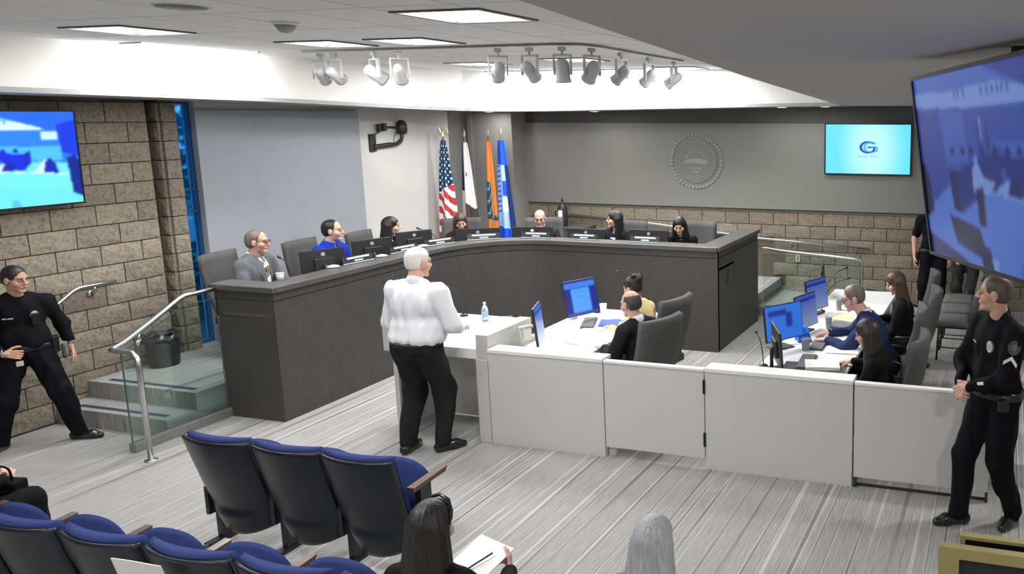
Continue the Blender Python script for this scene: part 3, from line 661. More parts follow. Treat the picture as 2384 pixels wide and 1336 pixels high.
def person(label, loc, face, H=1.72, sit=None, lean=0., side=0., girth=1., fem=False, skin='fair', hair=('short', HB), top=None, shirt=None, sleeve='long', jacket=False, legs=None, shoes=None, head=(0, 0, 0),
           lw=None, rw=None, lel=None, rel_=None, lh=None, rh=None, ankles=None, feet=(0, 0), collar=None, face_on=True, hh=.0055, tuck=True, glasses=False, group=None, nolegs=False, headtop=0., cs=.0095, seed=1, curl=28, fold=0., baseM=None, facel=None):
    s = H / 1.75; rt = thing('person', label, 'person', loc, math.atan2(-face[0], face[1]), group)
    sw = (.158 if fem else .18) * s * (.72 + .28 * girth); hip = .09 * s; g = girth
    pel = Vector((0, 0, .93 * s if sit is None else sit + .095)); td = Vector((math.sin(R(side)), math.sin(R(lean)), math.cos(R(lean)))).normalized()
    Rl = Matrix.Rotation(-R(lean), 3, 'X') @ Matrix.Rotation(R(side), 3, 'Y'); RM = np.array(Rl)
    sc = pel + td * .475 * s; nb = pel + td * .535 * s
    sh = {q: sc + Rl @ Vector((q * sw, 0, -.032 * s)) for q in (-1, 1)}
    hd = nb + Vector((0, .045 * s + .03 * math.sin(R(lean)), .145 * s)) + td * 0 + Rl @ Vector((0, 0, 0)); hd.z += headtop
    hd += Vector((math.sin(R(side)) * .1, math.sin(R(lean)) * .10, -.03 * math.sin(R(abs(lean)))))
    HR = (Matrix.Rotation(R(head[0]), 3, 'Z') @ Matrix.Rotation(R(head[1]), 3, 'X') @ Matrix.Rotation(R(head[2]), 3, 'Y')); hs = s * (.98 if fem else 1.02); HM = np.array(HR)
    def hp(x, y, z): return hd + HR @ (Vector((x, y, z)) * hs)
    def he(c, r, extra=None): return ell(hp(*c), np.array(r) * hs, HM if extra is None else HM @ np.array(extra))
    def hc(a, b, ra, rb=None): return cap(hp(*a), hp(*b), ra * hs, None if rb is None else rb * hs)
    # arms
    wr = {}; elb = {}
    for q, tgt, eh in ((-1, lw, lel), (1, rw, rel_)):
        t_ = Vector(tgt) if tgt is not None else sh[q] + Vector((q * .07, .04, -.50 * s))
        elb[q], wr[q] = ik(sh[q], t_, .285 * s, .25 * s, eh or (q * .55, -1, -.35))
    # legs
    kn = {}; an = {}
    for i, q in enumerate((-1, 1)):
        hj = pel + Vector((q * hip, 0, -.02))
        if sit is None:
            a = Vector(ankles[i]) if ankles else Vector((q * .11, 0, .085)); kn[q], an[q] = ik(hj, a, .43 * s, .43 * s, (q * .12, 1, 0))
        elif ankles:
            kn[q], an[q] = ik(hj, Vector(ankles[i]), .43 * s, .43 * s, (q * .12, 1, .6))
        else:
            kn[q] = pel + Vector((q * .11, .41 * s, .03)); an[q] = kn[q] + Vector((0, .03, -(kn[q].z - .085)))
    # torso solids shared by body and clothes
    def torso(): 
        P = [ell(pel + td * .34 * s, (np.array([.158 * (.45 + .55 * g) if not fem else .135, .112 * (g * .6 + .4), .19]) * s), RM), ell(pel + td * .13 * s + Rl @ Vector((0, .012 * g, 0)), np.array([.142 * g if not fem else .122 * g, .112 * g, .17]) * s, RM),
             cap(sh[-1] + Vector((.03, 0, -.02)), sh[1] + Vector((-.03, 0, -.02)), .066 * s), cap(nb + Vector((-.03 * s, -.012, -.012)), sh[-1] + Vector((.02, 0, .005)), .042 * s, .056 * s), cap(nb + Vector((.03 * s, -.012, -.012)), sh[1] + Vector((-.02, 0, .005)), .042 * s, .056 * s)]
        if fem: P += [ell(pel + td * .33 * s + Rl @ Vector((q * .062 * s, .075 * s, 0)), np.array([.06, .055, .065]) * s, RM) for q in (-1, 1)]
        return P
    af = .9 if fem else 1.
    def arm(q, end=1.): 
        w_ = elb[q] + (wr[q] - elb[q]) * end
        return [cap(sh[q], elb[q], .056 * s * af * (g * .5 + .5), .046 * s * af * (g * .4 + .6)), cap(elb[q], w_, .046 * s * af * (g * .4 + .6), (.045 + (.031 - .045) * end) * s * af)]
    def pelvis(): return [ell(pel + Vector((0, -.012, .0)), np.array([.150 * (.55 + .45 * g), .118 * (.4 + .6 * g), .125]) * s), ell(pel + Vector((0, -.05, -.03)), np.array([.13, .085, .10]) * s)]
    def leg(q): 
        hj = pel + Vector((q * hip, 0, -.03)); lg = .6 + .4 * g; return [cap(hj, kn[q], .088 * s * lg, .066 * s * lg), cap(kn[q], an[q], .066 * s * lg, .052 * s)]
    # ---- body: one mesh, skin (head fine, hands fine, rest coarse under the clothes)
    HP = [he((0, -.014, .034), (.074, .094, .088)), he((0, .018, -.045), (.057, .066, .070)), hc((-.012, .066, -.098), (.012, .066, -.098), .019), hc((0, .086, .012), (0, .106, -.026), .009, .0125), hc((-.012, .092, -.03), (.012, .092, -.03), .008),
          hc((-.036, .072, .026), (.036, .072, .026), .013), he((.045, .05, -.028), (.026, .03, .03)), he((-.045, .05, -.028), (.026, .03, .03)), hc((-.018, .083, -.061), (.018, .083, -.061), .0085),
          he((.077, -.008, -.008), (.011, .022, .032)), he((-.077, -.008, -.008), (.011, .022, .032)),
          cap(hp(0, -.022, -.055), nb + Vector((0, -.005, -.02)), .050 * hs * (.88 if fem else 1.06), .056 * hs * (.9 if fem else 1.1))]
    body = []
    hsd = Sdf(HP, .014 * hs, cuts=[he((.033, .099, .004), (.017, .014, .010)), he((-.033, .099, .004), (.017, .014, .010))])
    body.append((*hsd.arrays(hh), SK[skin]))
    inner = torso() + arm(-1) + arm(1) + ([] if nolegs else pelvis() + leg(-1) + leg(1))
    body.append((*Sdf(inner, .03, infl=-.018).arrays(.022), SK[skin]))
    for q, hv in ((-1, lh), (1, rh)):
        fd = (wr[q] - elb[q]).normalized()
        d, n = hv if hv else (fd, Vector((-q, .15, -.2)))
        body.append((*Sdf(hand_prims(wr[q] + Vector(d).normalized() * .012, d, n, -q, s * (.9 if fem else 1.0), curl), .005).arrays(.0048), SK[skin]))
        if sleeve == 'short': body.append((*Sdf([cap(sh[q], elb[q], .050 * s * af, .040 * s * af), cap(elb[q], wr[q] + fd * .01, .041 * s * af, .026 * s * af)], .02).arrays(.009), SK[skin]))
    link(bpy.data.objects.new('body', np_mesh('body', body)), rt)
    if face_on:
        for q in (-1, 1):
            MB().lathe([(.0013, -.0105), (.0075, -.0075), (.0105, 0), (.0075, .0075), (.0013, .0105)], 12, Matrix.Translation(hp(q * .032, .0785, .005)) @ HR.to_4x4() @ Matrix.Scale(hs, 4)).build('eye', M_EYEW, rt, smooth=True)
            MB().lathe([(.001, .0030), (.0058, .0018), (.006, 0)][::-1], 12, Matrix.Translation(hp(q * .032, .0878, .005)) @ (HR @ Matrix.Rotation(-PI / 2, 3, 'X')).to_4x4() @ Matrix.Scale(hs, 4)).build('iris', M_EYED, rt, smooth=True)
            MB().tube([hp(q * .016, .0885, .024), hp(q * .032, .087, .029), hp(q * .048, .078, .025)], [.0035, .004, .002], 6).build('eyebrow', hair[1] if hair[1] not in (HW,) else HGB, rt, smooth=True)
        MB().tube([hp(-.022, .083, -.0605), hp(-.008, .091, -.058), hp(0, .0915, -.0595), hp(.008, .091, -.058), hp(.022, .083, -.0605)], [.002, .0045, .005, .0045, .002], 6).build('mouth', M_LIP, rt, smooth=True)
    # ---- hair
    st, hm = hair[:2]; face_cut = he((0, .105, -.035), (.074, .078, .092))
    strand = lambda P: (.0014 * np.sin(np.arctan2(P[..., 0] - hd.x, P[..., 1] - hd.y) * 23) + .0009 * np.sin(np.arctan2(P[..., 0] - hd.x, P[..., 1] - hd.y) * 41 + 1)).astype(f32)
    up = HR @ Vector((0, 0, 1)); fw = HR @ Vector((0, 1, 0))
    def pl(v, c): return (tuple(v), float(hd.dot(v) + c * hs))
    if st == 'short': skin_obj('hair', Sdf([he((0, -.019, .040), (.0785, .098, .0885)), he((0, -.043, .0), (.0755, .0685, .072))], .02, cuts=[he((0, .112, -.018), (.080, .086, .112)), he((.085, .035, -.05), (.03, .052, .075)), he((-.085, .035, -.05), (.03, .052, .075))], planes=[pl(-up, .052)], disp=strand), hh, hm, rt)
    elif st == 'buzz': skin_obj('hair', Sdf([he((0, -.017, .037), (.0762, .0965, .0885)), he((0, -.04, .0), (.0745, .070, .072))], .02, cuts=[he((0, .11, .01), (.085, .085, .085)), he((.09, .035, -.05), (.03, .05, .07)), he((-.09, .035, -.05), (.03, .05, .07))], planes=[pl(-up, .05)]), hh, hm, rt)
    elif st == 'balding': skin_obj('hair', Sdf([he((0, -.018, .034), (.0765, .0965, .0885)), he((0, -.043, .0), (.0755, .0685, .072))], .02, cuts=[he((0, .095, .04), (.088, .125, .12)), he((0, -.01, .125), (.074, .10, .088)), he((.085, .035, -.05), (.03, .052, .075)), he((-.085, .035, -.05), (.03, .052, .075))], planes=[pl(-up, .05)], disp=strand), hh, hm, rt)
    elif st == 'thin': skin_obj('hair', Sdf([he((0, -.02, .040), (.079, .099, .086)), he((0, -.045, .0), (.077, .072, .075))], .02, cuts=[he((0, .095, .02), (.084, .10, .10)), he((.09, .035, -.05), (.03, .05, .07)), he((-.09, .035, -.05), (.03, .05, .07))], planes=[pl(-up, .06)], disp=strand), hh, hm, rt)
    elif st in ('long', 'long_open'):
        ln = headtop * 0 + (.30 if len(hair) < 3 else hair[2])
        bw = .075 + max(0, ln - .29) * .35; back = [cap(hp(0, -.055, .02), hp(0, -.055, -.02) + Vector((0, -.045, -ln)), .072 * hs, bw * hs)]
        sd_ = [cap(hp(q * .066, -.022, .0), hp(q * .066, -.018, -.05) + Vector((q * .022, -.012, -ln * .85)), .030 * hs, .034 * hs) for q in (-1, 1)]
        sd_ += [cap(hp(q * .045, -.05, .0), hp(q * .045, -.05, -.05) + Vector((q * (.03 + max(0, ln - .29) * .6), -.04, -ln)), .05 * hs, .055 * hs) for q in (-1, 1)]
        skin_obj('hair', Sdf([he((0, -.018, .044), (.086, .105, .092))] + back + sd_, .03, cuts=[he((0, .118, -.045), (.068, .104, .118)), cap(nb + Vector((0, .06, .14)), nb + Vector((0, .12, -.15)), .055 * s, .06 * s)], disp=strand), hh, hm, rt)
    elif st == 'bun':
        skin_obj('hair', Sdf([he((0, -.02, .044), (.083, .102, .089)), he((0, -.05, .0), (.076, .07, .075)), he((.01, -.10, .085), (.052, .05, .048)), he((.04, -.115, .125), (.02, .02, .04)), he((-.03, -.08, .13), (.035, .03, .022))], .018, cuts=[face_cut], planes=[pl(-up, .06)], disp=lambda P: strand(P) * 2.2), hh, hm, rt)
    # ---- clothes
    jm = .014 if jacket else .006
    tp = torso() + arm(-1, .93 if sleeve == 'long' else 0.0) + arm(1, .93 if sleeve == 'long' else .0)
    if sleeve == 'short': tp = torso() + [cap(sh[q], sh[q] + (elb[q] - sh[q]) * .72, .062 * s * af, .056 * s * af) for q in (-1, 1)]
    if jacket or not tuck: tp += pelvis()
    elif sit is None: tp += [ell(pel + td * .07 * s, np.array([.145 * g, .115 * g, .09]) * s, RM)]
    planes = [((0, 0, 1), nb.z + .028 * s)]
    if sit is None: planes.append(((0, 0, -1), -(pel.z - (.10 if (jacket or not tuck) else -.015) * s)))
    else: planes.append(((0, 0, -1), -(sit + .0)))
    tsd = Sdf(tp, .035 * s, cuts=[cap(nb + Vector((0, .012, -.0)), nb + Vector((0, .03, .2)), .052 * s, .06 * s)] if not fem else [cap(nb + Vector((0, .03, -.02)), nb + Vector((0, .05, .2)), .055 * s, .06 * s)], planes=planes, infl=jm, disp=folds(fold if fold else (.008 if not jacket else .0065), seed))
    to = skin_obj('jacket' if jacket else 'top', tsd, cs, top, rt)
    if collar: skin_obj('collar', Sdf([cap(nb + Vector((0, -.012, .0)), nb + Vector((0, .004, .035 * s)), .068 * s, .062 * s)], .01, cuts=[cap(nb + Vector((0, .0, -.05)), nb + Vector((0, .02, .2)), .054 * s), cap(nb + Vector((0, .07, -.1)), nb + Vector((0, .09, .2)), .028 * s)], planes=[((0, .45, 1), (nb.z + .03 * s) + .45 * nb.y)]), .006, collar, rt)
    psd = None
    if not nolegs and legs:
        lp = pelvis() + leg(-1) + leg(1); 
        if sit is None: lp += [ell(pel + td * .06 * s, np.array([.140 * (.5 + .5 * g), .112 * (.4 + .6 * g), .08]) * s)]
        psd = Sdf(lp, .03, planes=[((0, 0, -1), -.035), ((0, 0, 1), pel.z + (.04 if sit is None else .1) * s)], infl=.012, disp=folds(.009, seed + 9))
        skin_obj('trousers', psd, .011, legs, rt)
        for i, q in enumerate((-1, 1)):
            a = an[q]; f_ = R(feet[i]); d = Vector((math.sin(f_), math.cos(f_), 0)); z0 = max(a.z - .085, 0)
            skin_obj('shoe', Sdf([cap(a + Vector((0, 0, -.02)) - d * .01, (a.x - d.x * .045, a.y - d.y * .045, z0 + .04), .045 * s, .04 * s), cap((a.x - d.x * .04, a.y - d.y * .04, z0 + .036), (a.x + d.x * .10, a.y + d.y * .10, z0 + .04), .039 * s, .042 * s), cap((a.x + d.x * .09, a.y + d.y * .09, z0 + .035), (a.x + d.x * .165, a.y + d.y * .165, z0 + .026), .043 * s, .03 * s)], .02, planes=[((0, 0, -1), -z0)]), .008, shoes, rt)
    rt_ = dict(root=rt, top=tsd, legs=psd, hp=hp, HR=HR, hs=hs, nb=nb, pel=pel, sh=sh, wr=wr, elb=elb, s=s, td=td, sc=sc, fwd=Rl @ Vector((0, 1, 0)))
    if glasses:
        mb = MB()
        for q in (-1, 1):
            mb.tube([hp(q * (.033 + .021 * math.cos(a)), .104 - .006 * abs(math.cos(a)), .003 + .015 * math.sin(a)) for a in np.linspace(0, 2 * PI, 13)], .0022, 6, False)
            mb.tube([hp(q * .055, .098, .008), hp(q * .076, .07, .01), hp(q * .083, -.005, .008)], .0022, 6)
        mb.tube([hp(-.012, .106, .006), hp(.012, .106, .006)], .0022, 6); mb.build('glasses', mat('black_metal', (.02, .02, .02), .4, metal=.6), rt, smooth=True)
    return rt_
def strip(p, name, pts, wd, m, off=.004, d=(0, -1, 0), sd=None, th=.004):
    """ribbon laid on the clothes: pts (x,z) in the person frame, cast from the front (or along d)"""
    sd = sd or p['top']; d = Vector(d); c = []
    for i, (x, z) in enumerate(pts):
        w_ = wd[i] if isinstance(wd, (list, tuple)) else wd; row = []
        a = Vector(pts[max(i - 1, 0)]); b = Vector(pts[min(i + 1, len(pts) - 1)]); t_ = (b - a).normalized(); n = Vector((-t_.y, t_.x))
        for k in (-1, -.33, .33, 1):
            q = Vector((x, z)) + n * w_ / 2 * k; lat = Vector((-d.y, d.x, 0)); o = lat * -q.x + Vector((0, 0, q.y)) - d * .6
            if d.y < 0: o = Vector((q.x, .6, q.y))
            if d.y > 0: o = Vector((q.x, -.6, q.y))
            h = sd.hit(o, d, 1.0)
            row.append(Vector(h) - d * off if h is not None else None)
        ok = [r for r in row if r is not None]
        if ok: c.append([r if r is not None else ok[0] for r in row])
    if len(c) < 2: return None
    v = [q for r in c for q in r]; n0 = len(v); v += [q + d * (th + off) for q in v]; f = []
    for i in range(len(c) - 1):
        for k in range(3): f.append((i * 4 + k, i * 4 + k + 1, i * 4 + k + 5, i * 4 + k + 4))
    return MB().add(v, f).build(name, m, p['root'], smooth=True)
def badge(p, name, x, z, rx, rz_, m, d=(0, -1, 0), off=.008, sd=None, n=12, label=None):
    sd = sd or p['top']; d = Vector(d).normalized(); lat = Vector((d.y, -d.x, 0)) * -1
    base = Vector((0, 0, z)) + lat * x
    h = sd.hit(base - d * .6, d, 1.1)
    if h is None: return
    h = Vector(h) - d * off; v = [h - d * .004] + [h + lat * rx * math.cos(2 * PI * k / n) + Vector((0, 0, rz_ * math.sin(2 * PI * k / n))) for k in range(n)]
    v2 = [q + d * .03 for q in v[1:]]
    o = MB().add(v + v2, [(0, 1 + k, 1 + (k + 1) % n) for k in range(n)] + [(1 + (k + 1) % n, 1 + k, 1 + n + k, 1 + n + (k + 1) % n) for k in range(n)]).build(name, m, p['root'])
    if label: o['label'] = label
    return o
def belt(p, m, zc, hw=.022, infl=.022, sd=None):
    s_ = sd or p['legs']; return skin_obj('belt', Sdf(s_.p, s_.k, planes=[((0, 0, 1), zc + hw), ((0, 0, -1), -(zc - hw))], infl=infl), .009, m, p['root'])
# ---------------------------------------------------------------- people
M_BLK = cloth('black', (.007, .007, .008)); M_NAVY = cloth('uniform', (.005, .0055, .008)); M_SHOE = mat('black_leather', (.010, .010, .011), .25, coat=.3)
M_CHAR = cloth('charcoal', (.018, .0175, .0175)); M_GOLDB = mat('badge_gold', (.75, .68, .48), .3, metal=.4); M_SILV = mat('badge_silver', (.6, .6, .62), .3, metal=.6)
M_SHIRT = cloth('white_shirt', (.82, .84, .88), .75, .03); M_BELT = mat('black_belt', (.008, .008, .009), .35)
# speaker at the podium
p = person('heavy white-haired man in white shirt standing at the podium', (-4.87, 5.77, 0), (-.05, 1), H=1.83, girth=1.62, skin='pink', hair=('short', HW), top=M_SHIRT, legs=M_CHAR, shoes=M_SHOE, head=(-22, -6, 0), face_on=True,
           lw=(-.20, .29, 1.06), rw=(.23, .29, 1.06), lel=(-.7, -1, -.4), rel_=(.7, -1, -.4), lh=((.3, 1, -.1), (0, 0, -1)), rh=((-.4, 1, -.1), (0, 0, -1)), ankles=[(-.13, -.05, .09), (.16, .05, .09)], feet=(-4, 40), collar=M_SHIRT, lean=4, seed=3, cs=.008, fold=.008)
belt(p, M_BELT, p['pel'].z + .035, .017)
for x in (-.12, .13): strip(p, 'pocket_seam', [(x - .05, .93), (x + .05, .92)], .006, M_BLK, .004, (0, 1, 0), p['legs'])
def uniform(p, tie=False):
    z = p['sc'].z
    belt(p, M_BELT, p['pel'].z + .03, .027, .026)
    strip(p, 'placket', [(0, z + .02 - .06 * k) for k in range(7)], .03, M_BLK, .003)
    badge(p, 'badge', -.085, z - .13, .030, .042, M_GOLDB, label='oval metal police badge')
    badge(p, 'badge_crest', -.085, z - .13, .016, .022, M_SILV, off=.014)
    strip(p, 'name_plate', [(.055, z - .135), (.125, z - .135)], .012, M_SILV, .008)
    for q in (-1, 1):
        x = q * .095; strip(p, 'chest_pocket', [(x - .05, z - .185), (x + .05, z - .185)], .035, M_BLK, .006)
# officer by the steps
pL = person('police officer in black uniform standing by the left block wall', (-8.36, 5.0, 0), (.86, -.45), H=1.65, girth=1.28, skin='tan', hair=('short', HB), top=M_NAVY, legs=M_NAVY, shoes=M_SHOE, head=(38, -8, 0),
            lw=(-.31, -.05, .82), rw=(.16, .20, .91), lel=(-.5, -1, 0), rel_=(1, -.6, -.1), rh=((-1, .15, -.25), (0, -1, -.2)), ankles=[(-.27, .13, .085), (.25, -.02, .085)], feet=(-52, 35), collar=M_NAVY, seed=5, curl=45, cs=.0085)
uniform(pL)
rt = pL['root']; w_ = pL['wr'][1]
MB().tube([w_ + Vector((.02 * math.cos(a) * .3, .030 * math.cos(a), .030 * math.sin(a))) for a in np.linspace(0, 2 * PI, 13)], .008, 6, False).build('watch', mat('watch_grey', (.25, .25, .27), .4), rt, smooth=True)
for q, nm in ((-1, 'holster'), (1, 'pouch')):
    x = q * .20; MB().cb((x, .03, .90), (.05, .09, .15)).build(nm, M_BELT, rt, bevel=.012)
MB().cb((-.245, .09, .83), (.03, .04, .13), (.5, 0, 0)).build('baton', M_BELT, rt, bevel=.01)
MB().cb((.06, .19, .80), (.05, .012, .045)).build('key_ring', M_GOLDB, rt, bevel=.004)
MB().cb((-.085, .155, 1.17), (.055, .035, .10)).build('body_radio', M_BELT, rt, bevel=.008)
# officer at the right end of the partition
pR = person('police officer with shaved head standing at the right end of the partition', (-.02, 5.74, 0), (-.72, -.55), H=1.87, girth=1.25, skin='fair', hair=('buzz', hairm('stubble', (.085, .07, .06))), top=M_NAVY, legs=M_NAVY, shoes=M_SHOE, head=(-42, 2, 0),
            lw=(-.055, .27, 1.09), rw=(.075, .25, 1.09), lel=(-1, -.5, -.2), rel_=(1, -.5, -.2), lh=((.75, .35, -.5), (-.2, -1, .1)), rh=((-.75, .5, -.45), (.2, -1, .1)), ankles=[(-.03, -.16, .085), (.11, .20, .085)], feet=(-30, 12), collar=M_NAVY, seed=8, curl=40, cs=.0085)
uniform(pR)
rt = pR['root']; sl = pR['sh'][-1]
# sleeve patch, chevrons and cuff mark on the left arm
el = pR['elb'][-1]; ad = (el - sl).normalized()
def on_arm(p, q, f, name, poly, m, out, off=.062):
    a = p['sh'][q]; b = p['elb'][q]; ax = (b - a).normalized(); n = Vector(out); n = (n - ax * n.dot(ax)).normalized(); c = a + (b - a) * f + n * off
    M = Matrix((n.cross(ax) * -1, -ax, n)).transposed().to_4x4(); M.translation = c
    return MB().extr(poly, .012, M @ Matrix.Translation((0, 0, -.006))).build(name, m, p['root'])
on_arm(pR, -1, .30, 'shoulder_patch', [(.042 * math.cos(a), .05 * math.sin(a)) for a in np.linspace(0, 2 * PI, 16)[:-1]], mat('patch_grey', (.06, .06, .065), .7), (-.75, .65, 0), .066)
on_arm(pR, -1, .30, 'patch_emblem', [(.02 * math.cos(a), .024 * math.sin(a)) for a in np.linspace(0, 2 * PI, 12)[:-1]], mat('patch_pale', (.14, .14, .15), .7), (-.75, .65, 0), .069)
for k in range(1): on_arm(pR, -1, .62 + .0 * k, 'chevron', [(-.045, -.03), (0, .012), (.045, -.03), (.045, -.004), (0, .04), (-.045, -.004)], mat('chevron_white', (.75, .75, .77), .6), (-.75, .65, 0), .060)
w_ = pR['wr'][-1]; e_ = pR['elb'][-1]; c = e_ + (w_ - e_) * .55
MB().cb(c + Vector((-.012, .048, .012)), (.055, .010, .022), (0, .3, .25)).build('cuff_mark', mat('chevron_white', (.75, .75, .77), .6), rt, bevel=.004)
MB().cb((.2, .05, .95), (.05, .09, .16)).build('holster', M_BELT, rt, bevel=.012); MB().cb((-.19, .08, .98), (.04, .08, .09)).build('pouch', M_BELT, rt, bevel=.012)
# officers at the rear right
p = person('officer in short-sleeved black uniform standing behind the hanging screen', (-1.02, 11.95, 0), (.1, -1), H=1.80, girth=1.08, skin='fair', hair=('short', HDB), top=M_NAVY, sleeve='short', legs=M_NAVY, shoes=M_SHOE, ankles=[(-.12, .0, .085), (.13, .0, .085)], feet=(-15, 15), hh=.008, seed=11, cs=.011)
belt(p, M_BELT, p['pel'].z + .03, .027, .026)
MB().cb((.22, .02, .85), (.05, .09, .2)).build('holster', M_BELT, p['root'], bevel=.012)
p = person('person in dark trousers standing right of the short-sleeved officer', (-.52, 11.9, 0), (-.15, -1), H=1.74, skin='fair', hair=('short', HDB), top=M_BLK, legs=cloth('dark_grey', (.03, .03, .032)), shoes=M_SHOE, lw=(-.2, .2, .95), rw=(.12, .24, .95), hh=.008, seed=12, cs=.011)
p = person('person in black uniform cut off by the right edge of the view', (.46, 6.62, 0), (-.4, -.9), H=1.78, girth=1.05, skin='fair', hair=('short', HDB), top=M_NAVY, legs=M_NAVY, shoes=M_SHOE, hh=.008, seed=13, cs=.011)
belt(p, M_BELT, p['pel'].z + .03, .027, .026)
# ---- council members on the dais (platform height PZ)
def lapels(p, m, shirtm, tiem, tz=.40, wv=.11):
    z = p['nb'].z - .01; z1 = p['pel'].z + .12
    strip(p, 'shirt_front', [(0, z - .01), (0, z - .1), (0, z - .2), (0, z1 + .05), (0, z1)], [wv, wv * .95, wv * .7, wv * .35, .01], shirtm, .005)
    if tiem: strip(p, 'tie', [(0, z - .005), (0, z - .04), (0, z - .15), (0, z - .28), (0, z1 + .05)], [.035, .03, .055, .07, .05], tiem, .012)
    for q in (-1, 1): strip(p, 'lapel', [(q * wv * .52, z + .01), (q * wv * .75, z - .1), (q * wv * .55, z - .2), (q * .02, z1)], [.02, .06, .045, .01], m, .010)
M_GSUIT = cloth('grey_suit', (.135, .14, .16)); M_BLUEJ = cloth('royal_blue', (.008, .035, .42)); M_GSH = cloth('grey_shirt', (.16, .17, .2))
def tie_mat():
    return mat('patterned_tie', (.16, .15, .07), .5, var=.9, scale=55)
p = person('grey-suited man with glasses at the left end of the dais', (-7.90, 6.90, PZ), (.88, .22), H=1.80, sit=.46, lean=5, girth=1.32, skin='pink', hair=('thin', HGB), top=M_GSUIT, jacket=True, legs=M_GSUIT, shoes=M_SHOE, head=(12, -2, 0), lw=(-.20, .36, .76), rw=(.20, .36, .76), lh=((0, 1, 0), (0, 0, -1)), rh=((0, 1, 0), (0, 0, -1)), collar=M_SHIRT, glasses=True, seed=21, group='council members')
lapels(p, M_GSUIT, M_SHIRT, tie_mat())
p = person('man in a royal blue jacket seated at the dais', (-7.77, 7.83, PZ), (.9, .15), H=1.80, sit=.46, lean=3, girth=1.08, skin='light', hair=('thin', HB), top=M_BLUEJ, jacket=True, legs=M_BLK, shoes=M_SHOE, head=(18, 0, 0), lw=(-.2, .33, .76), rw=(.2, .33, .76), lh=((0, 1, 0), (0, 0, -1)), rh=((0, 1, 0), (0, 0, -1)), collar=M_GSH, seed=22, group='council members')
lapels(p, M_BLUEJ, M_GSH, M_BLK, wv=.10)
p = person('woman with long black hair in profile beside the blue-jacketed man', (-7.62, 8.62, PZ), (.85, .2), H=1.68, sit=.46, lean=3, fem=True, skin='light', hair=('long', HB, .22), top=M_BLK, legs=M_BLK, shoes=M_SHOE, head=(22, 0, 0), lw=(-.17, .32, .74), rw=(.17, .32, .74), seed=23, tuck=False, group='council members')
p = person('woman with brown hair looking down before the flags', (-7.39, 9.80, PZ), (.55, -.8), H=1.62, sit=.44, lean=14, fem=True, skin='light', hair=('long', HBR, .24), top=cloth('brown', (.035, .018, .012)), legs=M_BLK, shoes=M_SHOE, head=(12, -22, 6), lw=(-.16, .34, .74), rw=(.16, .34, .74), seed=24, tuck=False, group='council members')
p = person('balding man facing forward at the centre of the dais', (-6.35, 10.17, PZ), (.42, -.9), H=1.66, sit=.44, lean=7, skin='pink', hair=('balding', HGB), top=cloth('dark_suit', (.02, .021, .026)), jacket=True, legs=M_BLK, shoes=M_SHOE, head=(0, -12, 0), lw=(-.2, .33, .76), rw=(.2, .33, .76), collar=M_SHIRT, glasses=True, seed=25, group='council members')
lapels(p, MATS['cloth_dark_suit'], cloth('pale_blue_shirt', (.55, .65, .75)), None)
p = person('woman in black blazer with long dark hair turned to the left', (-5.16, 10.13, PZ), (.05, -1), H=1.66, sit=.46, lean=2, fem=True, skin='light', hair=('long', HB, .27), top=cloth('black_navy', (.012, .013, .02)), jacket=True, legs=M_BLK, shoes=M_SHOE, head=(-68, 0, 0), lw=(-.18, .32, .76), rw=(.18, .32, .76), seed=26, group='council members')
lapels(p, MATS['cloth_black_navy'], cloth('cream', (.75, .72, .62)), None, wv=.09)
p = person('woman with black fringe bent over at the right end of the dais', (-4.21, 10.26, PZ), (.05, -1), H=1.64, sit=.44, lean=15, fem=True, skin='light', hair=('long', HB, .16), top=M_BLK, legs=M_BLK, shoes=M_SHOE, head=(10, -24, 0), lw=(-.16, .34, .74), rw=(.16, .34, .74), seed=27, tuck=False, group='council members')
# ---- staff at the left desk
p = person('bald man in dark suit seated at the desk by the podium', (-3.20, 6.76, 0), (-.93, .32), H=1.74, sit=.435, lean=10, girth=1.12, skin='fair', hair=('balding', HDG), top=cloth('black_suit', (.016, .016, .018)), jacket=True, legs=M_BLK, shoes=M_SHOE, head=(0, -8, 0), lw=(-.16, .36, .77), rw=(.22, .36, .77), lh=((.3, 1, 0), (0, 0, -1)), rh=((-.2, 1, 0), (0, 0, -1)), collar=M_SHIRT, seed=31, cs=.0085)
p = person('woman in pale yellow jacket with dark hair in a bun', (-3.50, 7.52, 0), (-.95, .18), H=1.66, sit=.455, lean=14, fem=True, skin='fair', hair=('bun', HDB), top=cloth('yellow', (.72, .56, .28)), legs=M_BLK, shoes=M_SHOE, head=(0, -14, 0), lw=(-.16, .36, .77), rw=(.18, .36, .77), lh=((.2, 1, 0), (0, 0, -1)), rh=((-.2, 1, 0), (0, 0, -1)), seed=32, tuck=False)
# ---- staff at the right desk
M_BS = cloth('blue_suit', (.020, .036, .105))
p = person('man with glasses in blue suit typing at the right desk', (-1.07, 7.64, 0), (-1, -.12), H=1.80, sit=.46, lean=24, girth=1.1, skin='pink', hair=('short', HGB), top=M_BS, jacket=True, legs=M_BLK, shoes=M_SHOE, head=(8, -14, 0), lw=(-.10, .56, .80), rw=(.17, .55, .80), lel=(-.9, -.6, -.6), rel_=(.9, -.6, -.6), lh=((.25, 1, -.1), (0, 0, -1)), rh=((-.2, 1, -.1), (0, 0, -1)), collar=M_SHIRT, glasses=True, seed=33, cs=.0085, curl=20)
lapels(p, M_BS, cloth('pink_shirt', (.75, .55, .55)), None)
for q in (-1, 1):
    a = p['wr'][q]; e = p['elb'][q]; MB().tube([e + (a - e) * .90, a + (a - e).normalized() * .012], .037, 12).build('cuff', M_SHIRT, p['root'], smooth=True)
